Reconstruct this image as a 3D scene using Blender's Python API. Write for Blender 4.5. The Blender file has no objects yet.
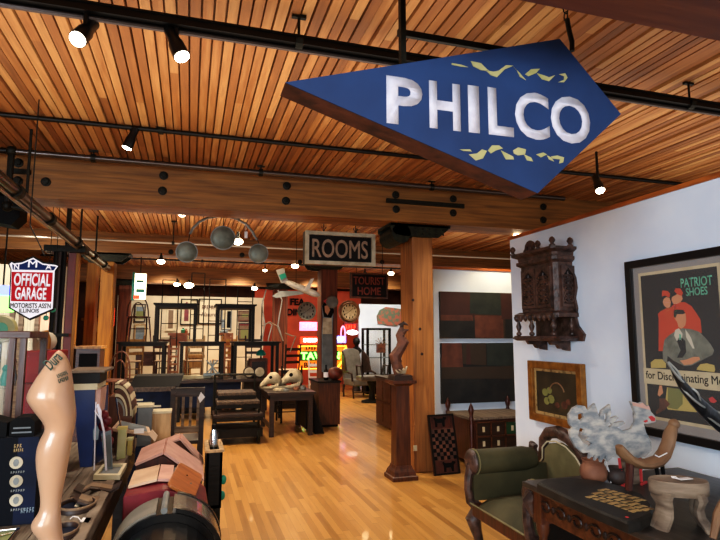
import bpy, bmesh, math, random
from mathutils import Vector, Matrix
from mathutils.geometry import tessellate_polygon
random.seed(7)
C = bpy.context.scene.collection
PI = math.pi
# ---------------------------------------------------------------- camera model
H=1.55; FP=550.; YAW=math.radians(17.06); PT=math.radians(6.84)
def ray(u,v):
    x=(u-360)/FP; y=(270-v)/FP
    r=Vector((math.cos(YAW),-math.sin(YAW),0))
    f=Vector((math.sin(YAW)*math.cos(PT),math.cos(YAW)*math.cos(PT),math.sin(PT)))
    up=Vector((-math.sin(YAW)*math.sin(PT),-math.cos(YAW)*math.sin(PT),math.cos(PT)))
    return f+x*r+y*up
def P(u,v,X=None,Y=None,Z=None):
    """point of the room seen at pixel (u,v) on the real plane X=, Y= or Z="""
    d=ray(u,v)
    if X is not None: t=X/d.x
    elif Y is not None: t=Y/d.y
    else: t=(Z-H)/d.z
    return Vector((t*d.x,t*d.y,H+t*d.z))
# ---------------------------------------------------------------- materials
def mat(name, c, rough=.5, metal=0., c2=None, scale=8., stretch=(1,1,1), bump=0., emit=0., detail=6., dist=0., lo=.35, hi=.65, coat=0., spec=.5, alpha=1.):
    m=bpy.data.materials.new(name); m.use_nodes=True
    nt=m.node_tree; b=nt.nodes['Principled BSDF']
    b.inputs['Base Color'].default_value=(*c,1); b.inputs['Roughness'].default_value=rough
    b.inputs['Metallic'].default_value=metal
    b.inputs['Coat Weight'].default_value=coat
    b.inputs['Specular IOR Level'].default_value=spec
    if alpha<1: b.inputs['Alpha'].default_value=alpha
    if emit>0:
        b.inputs['Emission Color'].default_value=(*c,1); b.inputs['Emission Strength'].default_value=emit
    if c2 is not None or bump>0:
        tc=nt.nodes.new('ShaderNodeTexCoord'); mp=nt.nodes.new('ShaderNodeMapping')
        mp.inputs['Scale'].default_value=stretch
        nz=nt.nodes.new('ShaderNodeTexNoise'); nz.inputs['Scale'].default_value=scale
        nz.inputs['Detail'].default_value=detail; nz.inputs['Distortion'].default_value=dist
        nt.links.new(tc.outputs['Object'],mp.inputs[0]); nt.links.new(mp.outputs[0],nz.inputs['Vector'])
        if c2 is not None:
            r=nt.nodes.new('ShaderNodeValToRGB')
            r.color_ramp.elements[0].position=lo; r.color_ramp.elements[1].position=hi
            r.color_ramp.elements[0].color=(*c2,1); r.color_ramp.elements[1].color=(*c,1)
            nt.links.new(nz.outputs['Fac'],r.inputs[0]); nt.links.new(r.outputs[0],b.inputs['Base Color'])
        if bump>0:
            bp=nt.nodes.new('ShaderNodeBump'); bp.inputs['Strength'].default_value=bump; bp.inputs['Distance'].default_value=.02
            nt.links.new(nz.outputs['Fac'],bp.inputs['Height']); nt.links.new(bp.outputs[0],b.inputs['Normal'])
    return m
def board_mat(name, cols, width, axis, length, rough, bump, groove=.0, streak=.35, coat=0.):
    """planks: colour picked per plank (and per length of plank), grain stretched along it"""
    m=bpy.data.materials.new(name); m.use_nodes=True; nt=m.node_tree; N=nt.nodes; L=nt.links
    b=N['Principled BSDF']; b.inputs['Roughness'].default_value=rough; b.inputs['Coat Weight'].default_value=coat
    tc=N.new('ShaderNodeTexCoord'); sp=N.new('ShaderNodeSeparateXYZ'); L.new(tc.outputs['Object'],sp.inputs[0])
    a,l=('X','Y') if axis=='Y' else ('Y','X')
    dv=N.new('ShaderNodeMath'); dv.operation='DIVIDE'; dv.inputs[1].default_value=width; L.new(sp.outputs[a],dv.inputs[0])
    fl=N.new('ShaderNodeMath'); fl.operation='FLOOR'; L.new(dv.outputs[0],fl.inputs[0])
    wn=N.new('ShaderNodeTexWhiteNoise'); wn.noise_dimensions='1D'; L.new(fl.outputs[0],wn.inputs['W'])
    ad=N.new('ShaderNodeMath'); ad.operation='MULTIPLY_ADD'; ad.inputs[1].default_value=length*3; L.new(wn.outputs['Value'],ad.inputs[0]); L.new(sp.outputs[l],ad.inputs[2])
    d2=N.new('ShaderNodeMath'); d2.operation='DIVIDE'; d2.inputs[1].default_value=length; L.new(ad.outputs[0],d2.inputs[0])
    f2=N.new('ShaderNodeMath'); f2.operation='FLOOR'; L.new(d2.outputs[0],f2.inputs[0])
    cb=N.new('ShaderNodeCombineXYZ'); L.new(fl.outputs[0],cb.inputs[0]); L.new(f2.outputs[0],cb.inputs[1])
    w2=N.new('ShaderNodeTexWhiteNoise'); w2.noise_dimensions='2D'; L.new(cb.outputs[0],w2.inputs['Vector'])
    mp=N.new('ShaderNodeMapping'); mp.inputs['Scale'].default_value=(1/width*1.2,1.5,1) if axis=='Y' else (1.5,1/width*1.2,1)
    L.new(tc.outputs['Object'],mp.inputs[0])
    nz=N.new('ShaderNodeTexNoise'); nz.inputs['Scale'].default_value=1.6; nz.inputs['Detail'].default_value=8; L.new(mp.outputs[0],nz.inputs['Vector'])
    mx=N.new('ShaderNodeMath'); mx.operation='MULTIPLY_ADD'; mx.inputs[1].default_value=streak; 
    L.new(nz.outputs['Fac'],mx.inputs[0]); 
    m2=N.new('ShaderNodeMath'); m2.operation='MULTIPLY'; m2.inputs[1].default_value=1-streak; L.new(w2.outputs['Value'],m2.inputs[0]); L.new(m2.outputs[0],mx.inputs[2])
    r=N.new('ShaderNodeValToRGB'); e=r.color_ramp.elements
    n=len(cols); e[0].position=.08; e[0].color=(*cols[0],1); e[1].position=.92; e[1].color=(*cols[-1],1)
    for i in range(1,n-1):
        q=e.new(.08+.84*i/(n-1)); q.color=(*cols[i],1)
    L.new(mx.outputs[0],r.inputs[0]); src=r.outputs[0]
    if groove>0:
        fr=N.new('ShaderNodeMath'); fr.operation='FRACT'; L.new(dv.outputs[0],fr.inputs[0])
        gt=N.new('ShaderNodeMath'); gt.operation='GREATER_THAN'; gt.inputs[1].default_value=groove; L.new(fr.outputs[0],gt.inputs[0])
        f3=N.new('ShaderNodeMath'); f3.operation='FRACT'; L.new(d2.outputs[0],f3.inputs[0])
        g3=N.new('ShaderNodeMath'); g3.operation='GREATER_THAN'; g3.inputs[1].default_value=.004; L.new(f3.outputs[0],g3.inputs[0])
        mm=N.new('ShaderNodeMath'); mm.operation='MULTIPLY'; L.new(gt.outputs[0],mm.inputs[0]); L.new(g3.outputs[0],mm.inputs[1])
        mr=N.new('ShaderNodeMapRange'); mr.inputs['To Min'].default_value=.45; L.new(mm.outputs[0],mr.inputs[0])
        vm=N.new('ShaderNodeVectorMath'); vm.operation='SCALE'; L.new(src,vm.inputs[0]); L.new(mr.outputs[0],vm.inputs['Scale']); src=vm.outputs[0]
    L.new(src,b.inputs['Base Color'])
    bp=N.new('ShaderNodeBump'); bp.inputs['Strength'].default_value=bump; bp.inputs['Distance'].default_value=.01
    L.new(nz.outputs['Fac'],bp.inputs['Height']); L.new(bp.outputs[0],b.inputs['Normal'])
    return m
def hx(s):
    s=s.lstrip('#'); v=[int(s[i:i+2],16)/255 for i in (0,2,4)]
    return tuple(((x+.055)/1.055)**2.4 if x>.04045 else x/12.92 for x in v)
M={}
def fm(k,*a,**kw): M[k]=mat(k,*a,**kw); return M[k]
fm('wall_white',hx('dceaf8'),.85,c2=hx('d3e2f3'),scale=3,bump=.03)
fm('wall_cream',hx('d8cdb4'),.85,c2=hx('cabd9f'),scale=2)
fm('wall_warm',hx('6a3a20'),.8,c2=hx('4a2412'),scale=3)
fm('beam',hx('a06c30'),.6,c2=hx('6a431a'),scale=3,stretch=(.5,6,9),bump=.25,detail=8,dist=.6,lo=.3,hi=.7)
fm('beam_dark',hx('74401f'),.6,c2=hx('55270f'),scale=3,stretch=(.5,6,9),bump=.2,detail=8,lo=.3,hi=.7)
fm('post',hx('ad7238'),.6,c2=hx('7f4d22'),scale=3,stretch=(8,8,.5),bump=.25,detail=8,dist=.8,lo=.3,hi=.7)
fm('post_dark',hx('7a3f22'),.65,c2=hx('55250f'),scale=3,stretch=(8,8,.5),bump=.2,detail=8)
fm('post_yellow',hx('a8701f'),.65,c2=hx('835010'),scale=3,stretch=(8,8,.5),bump=.2,detail=8)
fm('red_steel',hx('7a2412'),.5,c2=hx('5c1a0e'),scale=4)
fm('trim_wood',hx('b5642a'),.5,c2=hx('8a4719'),scale=5,stretch=(1,1,5))
fm('iron',hx('16150f'),.55,.6,c2=hx('23221a'),scale=30,bump=.3)
fm('iron_green',hx('2b2e1c'),.6,.4,c2=hx('17180f'),scale=20,bump=.3)
fm('black_pipe',hx('0e0d0c'),.4,.5)
fm('steel_pipe',hx('5c5452'),.28,.85)
fm('pale_pipe',hx('9a8f80'),.35,.6)
fm('black',hx('070708'),.7,spec=.15)
fm('black_gloss',hx('060608'),.28,spec=.3)
fm('black_wood',hx('0a0807'),.5,spec=.25,c2=hx('150e0a'),scale=6,stretch=(1,8,8),bump=.1)
fm('dark_wood',hx('1d0f09'),.4,c2=hx('150b07'),scale=6,stretch=(2,2,6),bump=.3)
fm('brown_wood',hx('5a3018'),.4,c2=hx('38190b'),scale=5,stretch=(1,7,7),bump=.15)
fm('brown_wood_v',hx('5a3018'),.4,c2=hx('38190b'),scale=5,stretch=(7,7,.7),bump=.15)
fm('walnut',hx('301a10'),.45,c2=hx('1a0d07'),scale=5,stretch=(1,7,7),bump=.15)
fm('mahogany',hx('4d2114'),.35,c2=hx('2f120b'),scale=5,stretch=(7,7,.8),bump=.1)
fm('orange_wood',hx('b06a33'),.35,c2=hx('96552a'),scale=5,stretch=(1,6,1),bump=.05)
fm('oak',hx('b98a4e'),.5,c2=hx('8f6230'),scale=5,stretch=(6,6,1))
fm('pale_wood',hx('c4a377'),.6,c2=hx('9d7c52'),scale=5,stretch=(6,6,1))
fm('grey_wood',hx('8a7a68'),.75,c2=hx('5b4b3d'),scale=6,stretch=(1,1,5),bump=.4,detail=9)
fm('grey_plank',hx('7d6f5e'),.75,c2=hx('564a3d'),scale=5,stretch=(9,.6,5),bump=.4,detail=9)
fm('counter_wood',hx('5d4a3a'),.6,c2=hx('33251b'),scale=5,stretch=(9,.8,5),bump=.3,detail=9)
fm('navy',hx('0e1a36'),.65,spec=.2,c2=hx('091224'),scale=8)
fm('navy_dark',hx('050912'),.7,spec=.15)
fm('blue',hx('16336e'),.35,c2=hx('112757'),scale=6,bump=.05)
fm('sign_blue',hx('1d3d6e'),.7,c2=hx('17325d'),scale=3,bump=.04,detail=8)
fm('white_paint',hx('e3e1ea'),.6)
fm('letter_white',hx('cfd0dc'),.7,c2=hx('bfc0cf'),scale=25)
fm('letter_tan',hx('a88d74'),.6,c2=hx('8d735c'),scale=18)
fm('yellow_green',hx('a3a26a'),.6,c2=hx('b4b083'),scale=12)
fm('cream',hx('cfc6a8'),.6,c2=hx('b9ad8b'),scale=10)
fm('ivory',hx('c9bea3'),.6,c2=hx('a2947a'),scale=10,bump=.3)
fm('rough_red',hx('7b1622'),.45,c2=hx('5d0f19'),scale=9)
fm('bright_red',hx('a80d12'),.6,c2=hx('8c0a0e'),scale=4)
fm('sign_red',hx('a0101c'),.8,spec=.2)
fm('pink_board',hx('c9a091'),.6,c2=hx('b5887a'),scale=9,bump=.05)
fm('cream_board',hx('cdb294'),.6,c2=hx('b8967a'),scale=7)
fm('skin',hx('c2a083'),.3,c2=hx('b58f72'),scale=3,coat=.25)
fm('ink_green',hx('2f4a40'),.6)
fm('chrome',hx('c5ccd2'),.15,1.)
fm('zinc',hx('8d8f8c'),.5,.4,c2=hx('6f716d'),scale=8)
fm('pewter',hx('84897c'),.5,.35,c2=hx('5c6157'),scale=7,bump=.05)
fm('grey_paint',hx('6f7577'),.6,c2=hx('595e60'),scale=7)
fm('slate',hx('7f8f99'),.5,c2=hx('64747f'),scale=12)
fm('olive',hx('504a30'),.7,c2=hx('37341f'),scale=3.5,bump=.05,spec=.3)
fm('olive_light',hx('7c7450'),.7,c2=hx('625b3c'),scale=5)
fm('clay',hx('93644a'),.7,c2=hx('6d4430'),scale=7,bump=.2)
fm('clay_dark',hx('4a3a33'),.6,c2=hx('2f2420'),scale=7,bump=.2)
fm('rooster',hx('b5b1aa'),.8,c2=hx('7b8186'),scale=13,lo=.4,hi=.62,stretch=(1,1,2),bump=.3,detail=9)
fm('paint_red',hx('c23a3a'),.6)
fm('head_wood',hx('8a6a4c'),.55,c2=hx('6a4c34'),scale=6,bump=.1)
fm('carved',hx('594037'),.45,c2=hx('271914'),scale=18,bump=.6)
fm('gold_frame',hx('9c6a2c'),.4,.35,c2=hx('6f451a'),scale=14,bump=.3)
fm('gold_letter',hx('a98d5c'),.6,c2=hx('6b5433'),scale=22,lo=.35,hi=.5)
fm('frame_black',hx('121316'),.35)
fm('mat_grey',hx('8f8b88'),.8)
fm('paper',hx('c8bc9a'),.7,c2=hx('bbae8b'),scale=9)
fm('art_dark',hx('171b1c'),.6,c2=hx('1b2022'),scale=6)
fm('art_red',hx('c24322'),.6)
fm('art_red2',hx('a2341c'),.6)
fm('art_skin',hx('c98d66'),.6)
fm('art_suit',hx('7e8275'),.6,c2=hx('5f6459'),scale=18)
fm('art_white',hx('c9c6b4'),.6)
fm('art_yellow',hx('b9a75f'),.6)
fm('art_green',hx('5fae90'),.6)
fm('art_olive',hx('777a45'),.6)
fm('glass',hx('ffffff'),.02,alpha=.03,spec=.5)
fm('case_glass',hx('9aa5a5'),.05,alpha=.12,spec=.5)
fm('tag',hx('dcdcdc'),.6)
fm('leather',hx('3a261c'),.5,c2=hx('24160f'),scale=9,bump=.2)
fm('leather_tan',hx('7f664c'),.6,c2=hx('6a523b'),scale=9)
fm('football',hx('6b2d1e'),.5,c2=hx('4f1f14'),scale=14,bump=.2)
fm('grey_leather',hx('6d6c68'),.45,c2=hx('555450'),scale=6)
fm('lamp_glow',hx('fff1d6'),.5,emit=25.)
fm('far_glow',hx('ffe9c0'),.5,emit=14.)
fm('neon_red',hx('ff2a12'),.5,emit=5.)
fm('neon_orange',hx('ff6a14'),.5,emit=2.2)
fm('neon_green',hx('86ff6a'),.5,emit=3.)
fm('neon_white',hx('f4f6ff'),.5,emit=4.)
fm('neon_pink',hx('ff7ba0'),.5,emit=2.5)
fm('neon_violet',hx('7a86ff'),.5,emit=2.5)
fm('neon_yellow',hx('ffc23c'),.5,emit=2.)
fm('red_wall',hx('b8441e'),.7,c2=hx('8f2f14'),scale=2,emit=.14)  # faint emission in the wall colour makes it look lit
fm('tavern_panel',hx('e8741a'),.6,emit=.8)
fm('green_glass',hx('123f24'),.4)
fm('teal',hx('1f8f7a'),.5)
fm('curtain',hx('cfc9b4'),.8,c2=hx('b7b09b'),scale=6,stretch=(12,12,.4),emit=.12)  # cloth glows slightly by itself, light put into the material
fm('plane_white',hx('b9b5ad'),.4,c2=hx('8e8a84'),scale=5)
fm('rust',hx('6b3f2c'),.7,c2=hx('3f261c'),scale=12,bump=.3)
fm('canvas_red',hx('40231f'),.8,c2=hx('38201d'),scale=5,bump=.3)
fm('canvas_green',hx('28302c'),.8,c2=hx('1c2422'),scale=5,bump=.3)
fm('canvas_rust',hx('64392a'),.8,c2=hx('4a2a20'),scale=6,bump=.3)
fm('canvas_black',hx('101115'),.8,c2=hx('22211f'),scale=5,bump=.3)
fm('canvas_brown',hx('362a20'),.8,c2=hx('33291f'),scale=6,bump=.3)
fm('canvas_white',hx('7f8488'),.8)
fm('red_brick',hx('8a3f2c'),.8,c2=hx('6b2d20'),scale=8)
# ---------------------------------------------------------------- object helpers
FR={}
def inv_of(o):
    return FR[o.name] if o is not None and o.name in FR else Matrix.Identity(4)
def thing(name,label,cat,loc=(0,0,0),rz=0,group=None,world=False):
    """an Empty at the thing's base; world=True means its parts are given in room coordinates"""
    o=bpy.data.objects.new(name,None); C.objects.link(o); o.empty_display_size=.1
    o.location=loc; o.rotation_euler=(0,0,rz); o['label']=label; o['category']=cat
    if group: o['group']=group
    mw=Matrix.Translation(Vector(loc))@Matrix.Rotation(rz,4,'Z')
    FR[o.name]=mw.inverted() if world else Matrix.Identity(4)
    return o
def tag(o,label,cat,group=None):
    o['label']=label; o['category']=cat
    if group: o['group']=group
    return o
def dup(root,loc,rz,label=None,group=None):
    r=root.copy(); C.objects.link(r); r.location=loc; r.rotation_euler=(0,0,rz)
    if label: r['label']=label
    if group: r['group']=group
    for ch in [o for o in bpy.data.objects if o.parent==root]:
        c=ch.copy(); C.objects.link(c); c.parent=r
        for g in [o for o in bpy.data.objects if o.parent==ch]:
            d=g.copy(); C.objects.link(d); d.parent=c
    return r
class B:
    def __init__(s): s.bm=bmesh.new()
    def box(s,x0,x1,y0,y1,z0,z1,R=None):
        vs=[Vector((x,y,z)) for x in (x0,x1) for y in (y0,y1) for z in (z0,z1)]
        if R is not None: vs=[R@v for v in vs]
        v=[s.bm.verts.new(p) for p in vs]
        for f in ((0,1,3,2),(4,6,7,5),(0,4,5,1),(2,3,7,6),(0,2,6,4),(1,5,7,3)): s.bm.faces.new([v[i] for i in f])
        return s
    def hexa(s,b,t):
        """8-corner solid: bottom loop b, top loop t (4 points each)"""
        v=[s.bm.verts.new(p) for p in list(b)+list(t)]
        for f in ((3,2,1,0),(4,5,6,7),(0,1,5,4),(1,2,6,5),(2,3,7,6),(3,0,4,7)): s.bm.faces.new([v[i] for i in f])
        return s
    def rings(s,rs,cap=True,close=False):
        L=[[s.bm.verts.new(p) for p in r] for r in rs]; n=len(L[0])
        for a,b in zip(L,L[1:]+([L[0]] if close else [])):
            for i in range(n): s.bm.faces.new((a[i],a[(i+1)%n],b[(i+1)%n],b[i]))
        if cap and not close:
            s.bm.faces.new(L[0][::-1]); s.bm.faces.new(L[-1])
        return s
    def tube(s,pts,r,n=8,flat=None):
        pts=[Vector(p) for p in pts]
        rr=r if isinstance(r,(list,tuple)) else [r]*len(pts)
        rs=[]; up=None
        for i,p in enumerate(pts):
            a=pts[max(i-1,0)]; b=pts[min(i+1,len(pts)-1)]; t=(b-a).normalized()
            if up is None: up=t.orthogonal().normalized()
            up=(up-t*up.dot(t)).normalized(); w=t.cross(up)
            rs.append([p+(up*math.cos(2*PI*k/n)+w*math.sin(2*PI*k/n))*rr[i] for k in range(n)])
        return s.rings(rs)
    def bar(s,a,b,w,h=None):
        a=Vector(a);b=Vector(b);h=h or w;t=(b-a).normalized()
        sd=t.cross(Vector((0,0,1))); 
        if sd.length<1e-3: sd=Vector((1,0,0))
        sd.normalize(); u=sd.cross(t)
        q=lambda p:[p+sd*w/2+u*h/2,p-sd*w/2+u*h/2,p-sd*w/2-u*h/2,p+sd*w/2-u*h/2]
        return s.rings([q(a),q(b)])
    def lathe(s,prof,c=(0,0,0),n=20,axis='Z',sx=1,sy=1):
        rs=[]; c=Vector(c)
        for r,z in prof:
            r=max(r,1e-4); ring=[]
            for k in range(n):
                a=2*PI*k/n; x,y=r*math.cos(a)*sx,r*math.sin(a)*sy
                ring.append(c+(Vector((x,y,z)) if axis=='Z' else Vector((x,z,y)) if axis=='Y' else Vector((z,x,y))))
            rs.append(ring)
        return s.rings(rs)
    def ball(s,c,r,n=12,m=8):
        r=r if isinstance(r,(tuple,list)) else (r,r,r); c=Vector(c)
        return s.rings([[c+Vector((r[0]*math.sin(PI*(j+.02)/(m+.04))*math.cos(2*PI*k/n),r[1]*math.sin(PI*(j+.02)/(m+.04))*math.sin(2*PI*k/n),-r[2]*math.cos(PI*(j+.02)/(m+.04)))) for k in range(n)] for j in range(m+1)])
    def prism(s,poly,fr,d0,d1,holes=()):
        """2-D outline in frame (origin,right,up,normal), extruded from d0 to d1 along normal"""
        o,rt,up,nm=fr; loops=[[Vector((p[0],p[1],0)) for p in l] for l in [poly]+list(holes)]
        tris=tessellate_polygon(loops); fl=[p for l in loops for p in l]
        A=[s.bm.verts.new(o+rt*p.x+up*p.y+nm*d0) for p in fl]
        if abs(d1-d0)<1e-9:
            for t in tris:
                try: s.bm.faces.new([A[i] for i in t])
                except ValueError: pass
            return s
        Bv=[s.bm.verts.new(o+rt*p.x+up*p.y+nm*d1) for p in fl]
        for t in tris:
            try: s.bm.faces.new([A[i] for i in t][::-1]); s.bm.faces.new([Bv[i] for i in t])
            except ValueError: pass
        k=0
        for l in loops:
            n=len(l)
            for i in range(n):
                j=(i+1)%n; s.bm.faces.new((A[k+i],A[k+j],Bv[k+j],Bv[k+i]))
            k+=n
        return s
    def build(s,name,m,parent=None,smooth=False,loc=None,bevel=0.,sub=0):
        bmesh.ops.recalc_face_normals(s.bm,faces=s.bm.faces)
        me=bpy.data.meshes.new(name); s.bm.to_mesh(me); s.bm.free()
        o=bpy.data.objects.new(name,me); C.objects.link(o)
        ms=m if isinstance(m,(list,tuple)) else [m]
        for x in ms: me.materials.append(M[x] if isinstance(x,str) else x)
        if parent is not None:
            iv=inv_of(parent); me.transform(iv); o.parent=parent; FR[o.name]=iv
        else:
            if loc is None:
                vs=[v.co for v in me.vertices]
                loc=Vector(((min(v.x for v in vs)+max(v.x for v in vs))/2,(min(v.y for v in vs)+max(v.y for v in vs))/2,min(v.z for v in vs)))
            me.transform(Matrix.Translation(-Vector(loc))); o.location=loc
            FR[o.name]=Matrix.Translation(-Vector(loc))
        if smooth:
            for p in me.polygons: p.use_smooth=True
            if smooth!='all':
                try: me.set_sharp_from_angle(angle=math.radians(40))
                except Exception: pass
        if bevel: 
            b=o.modifiers.new('bev','BEVEL'); b.width=bevel; b.segments=2; b.limit_method='ANGLE'
        if sub:
            q=o.modifiers.new('sub','SUBSURF'); q.levels=sub; q.render_levels=sub
        return o
def struct(o): o['kind']='structure'; return o
def frame_xy(o,rt,up):
    rt=Vector(rt).normalized(); up=Vector(up).normalized(); return (Vector(o),rt,up,rt.cross(up))
def text(name,s,fr,x,y,w,h,m,parent=None,d=.002,bold=.0,shear=0.):
    """lettering fitted into the box (x..x+w, y..y+h) of frame fr"""
    cu=bpy.data.curves.new('t','FONT'); cu.body=s; cu.size=1; multi=any(c in s for c in 'MWN') and bold>0; mb=bold; cu.offset=0 if multi else bold; cu.extrude=0; cu.shear=shear
    cu.resolution_u=4
    to=bpy.data.objects.new('t',cu); C.objects.link(to); bpy.context.view_layer.update()
    me=bpy.data.meshes.new_from_object(to.evaluated_get(bpy.context.evaluated_depsgraph_get()))
    bpy.data.objects.remove(to)
    xs=[v.co.x for v in me.vertices]; ys=[v.co.y for v in me.vertices]
    x0,x1,y0,y1=min(xs),max(xs),min(ys),max(ys)
    b=B()
    if multi: x0-=mb; x1+=mb; y0-=mb; y1+=mb
    o,rt,up,nm=fr
    sh=((0,0),(mb,0),(-mb,0),(0,mb),(0,-mb)) if multi else ((0,0),)
    b.bm.from_mesh(me)
    g=bmesh.ops.extrude_face_region(b.bm,geom=b.bm.faces[:])
    nv={v for v in g['geom'] if isinstance(v,bmesh.types.BMVert)}
    for v in b.bm.verts: v.co.z=1. if v in nv else 0.
    tmp=bpy.data.meshes.new('tmp'); b.bm.to_mesh(tmp); b.bm.free(); b.bm=bmesh.new()
    for i,(dx,dy) in enumerate(sh):
        n0=len(b.bm.verts); b.bm.from_mesh(tmp); b.bm.verts.ensure_lookup_table()
        for v in b.bm.verts[n0:]:
            a=x+(v.co.x+dx-x0)/(x1-x0)*w; c=y+(v.co.y+dy-y0)/(y1-y0)*h
            v.co=o+rt*a+up*c+nm*((d*(1+.12*i)) if v.co.z>.5 else .0002)
    return b.build(name,m,parent)
def strip(name,pts,wd,fr,m,parent,d=.002,d0=.0005):
    b=B(); n=len(pts)
    for i in range(n-1):
        a=Vector((*pts[i],0)); c=Vector((*pts[i+1],0)); t=(c-a).normalized(); q=Vector((-t.y,t.x,0))*wd/2; e=t*wd*.3
        b.prism([tuple((a-e-q)[:2]),tuple((c+e-q)[:2]),tuple((c+e+q)[:2]),tuple((a-e+q)[:2])],fr,d0,d)
    return b.build(name,m,parent)
V=Vector
def marks(name,n,fr,x,y,w,h,m,parent=None,d=.002):
    """a row of n illegible strokes, as blurred small print reads in the photo"""
    b=B(); o=[]
    for k in range(n):
        a=x+w*k/n; q=w/n*.62; t=h*.24
        b.prism([(a,y),(a+q*.35,y),(a+q*.35,y+h*.4),(a+q,y+h*(.4 if k%2 else .0)),(a+q,y+h*(.64 if k%2 else .3)),(a+q*.35,y+h*.66),(a+q,y+h*(.8 if k%3 else 1.)),(a+q*.8,y+h),(a,y+h)],fr,.0002,d)
    return b.build(name,m,parent)
# ================================================================ SETTING
def fpx(fr,pts,**k):
    o,rt,up,nm=fr; out=[]
    for u,v in pts:
        q=P(u,v,**k)-o; out.append((q.dot(rt),q.dot(up)))
    return out
XL,XR,YN,YF,ZC=-6.,10.,-3.5,20.,3.36
M['floor']=board_mat('floor',[hx('8e6230'),hx('a97a3f'),hx('b88848'),hx('c29353'),hx('a8783d')],.058,'Y',1.1,.3,.04,.02,.35,.15)
M['ceil']=board_mat('ceil',[hx('5f371a'),hx('8e592d'),hx('a56b37'),hx('c4925a'),hx('7d4821')],.066,'Y',4.2,.6,.4,0,.5)
struct(B().box(XL,XR,YN,YF,-.1,0).build('floor','floor',loc=(0,0,0)))
b=B(); i=math.floor((XL-.5)/.066)
while i*.066<XR:
    x=i*.066; dz=random.choice([0,0,.006,.012,.02])
    b.box(x+.006,x+.060,YN,YF,ZC-.02+dz-.02,ZC+.03); i+=1
b.box(XL-.5,XR+.5,YN,YF,ZC+.03,ZC+.06)
struct(b.build('ceiling','ceil',loc=(0,0,0)))
struct(B().box(2.93,3.05,YN,4.6,0,2.47).build('wall_right','wall_white'))
struct(B().box(2.915,3.065,YN,4.615,2.47,2.5).build('trim_1','trim_wood'))
struct(B().box(3.08,7.5,6.70,6.82,0,2.44).build('wall_partition','wall_white'))
struct(B().box(3.07,7.5,6.68,6.84,2.44,2.475).build('trim_2','trim_wood'))
struct(B().box(3.08,7.5,6.675,6.70,0,.2).build('baseboard_partition','trim_wood'))
struct(B().box(2.908,2.93,YN,4.6,0,.16).build('baseboard_right','trim_wood'))
struct(B().box(XL,XR,YF,YF+.1,0,3.5).build('wall_back','wall_warm'))
struct(B().box(XL-.1,XL,YN,YF,0,3.5).build('wall_left','wall_warm'))
struct(B().box(XR,XR+.1,YN,YF,0,3.5).build('wall_far_right','wall_warm'))
def px_wall(name,u0,v0,u1,v1,Y,m,t=.1,z0=None):
    a=P(u0,v0,Y=Y); c=P(u1,v1,Y=Y)
    return struct(B().box(a.x,c.x,Y,Y+t,c.z if z0 is None else z0,a.z).build(name,m))
px_wall('wall_exhibit',118,295,262,395,16.,'wall_cream',z0=0)
px_wall('wall_red',255,289,361,395,17.6,'red_wall',z0=0)
px_wall('wall_alcove',359,304,470,395,15.5,'wall_white',z0=0)
px_wall('wall_curtained',-60,262,58,395,9.6,'curtain',z0=0)
# timber beams with their iron bolts and straps
def beam(n,Y,m,x0=XL,x1=XR,z0=2.78,t=.4):
    b=B(); b.box(x0,x1,Y,Y+t,z0,ZC-.02)
    return struct(b.build('trim_%d'%n,m,loc=(0,Y,z0)))
bm0=beam(3,1.24,'beam_dark'); bm1=beam(4,5.9,'beam',z0=2.88); bm2=beam(5,10.2,'beam',z0=2.97); bm3=beam(6,14.9,'beam',z0=2.9)
def bolts(bm,px,Y):
    for u,v in px:
        p=P(u,v,Y=Y)
        B().lathe([(.02,-.0),(.045,0),(.045,-.012),(.028,-.018),(.028,-.04),(.001,-.042)],(p.x,Y,p.z),12,'Y').build('bolt','iron',bm)
bolts(bm1,[(18.5,163),(18,181),(163.7,175.8),(162.5,191),(286.7,186),(285.8,201),(395.5,195),(396,209.3),(453,199),(453,213),(543,207),(543,220),(46,182)],5.9)
bolts(bm2,[(171,252),(242,255),(300,262),(382,262)],10.2)
for (u0,v0,u1,v1) in ((10,171,31,173),(386,200.5,463,207)):
    a=P(u0,v0,Y=5.9); c=P(u1,v1,Y=5.9)
    B().box(a.x,c.x,5.86,5.9,min(a.z,c.z)-.02,max(a.z,c.z)+.02).build('strap','iron',bm1)
# ---------------------------------------------------------------- columns
def column(name,lab,x0,x1,y0,y1,m,top=2.97,bracket=True,grp=None):
    t=thing(name,lab,'column',((x0+x1)/2,(y0+y1)/2,0),0,grp,world=True)
    zt=top-.15 if bracket else top
    B().box(x0,x1,y0,y1,0,zt).build('post',m,t,bevel=.012)
    if bracket:
        cx=(x0+x1)/2; b=B()
        for y in (y0-.03,y1):
            fr=frame_xy((cx,y,zt),(1,0,0),(0,0,1))
            b.prism([(-.26,.0),(.2,0),(.33,.1),(.33,.15),(-.42,.15),(-.42,.1),(-.36,.02)],fr,-.03,.0)
        b.box(cx-.42,cx+.36,y0-.03,y1+.03,top-.03,top-.0)
        b.lathe([(.001,y0-.03),(.12,y0-.03),(.12,y1+.03),(.001,y1+.03)],(cx-.28,0,zt+.03),14,'Y') if lab.startswith('thick') else None
        b.build('iron_bracket','iron_green',t)
        if lab.startswith('thick'):
            for i in range(5):
                for j in range(2):
                    B().ball((cx-.1+i*.09,y0-.035,zt+.035+.06*j),.012,8,6).build('rivet','iron',t)
    return t
col1=column('timber_column','thick honey-coloured timber post under a green riveted iron bracket beside the canvases',2.50,2.765,6.02,6.42,'post',top=2.88)
p=P(415,448,Y=6.02); B().box(p.x-.02,p.x+.02,6.005,6.02,p.z-.03,p.z+.03).build('outlet','cream',col1)
for (u,v) in ((420,329),(422,354),(413,300)):
    p=P(u,v,Y=6.02); B().lathe([(.001,0),(.018,0),(.001,-.003)],(p.x,6.02,p.z),10,'Y').build('knot','walnut',col1)
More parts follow.
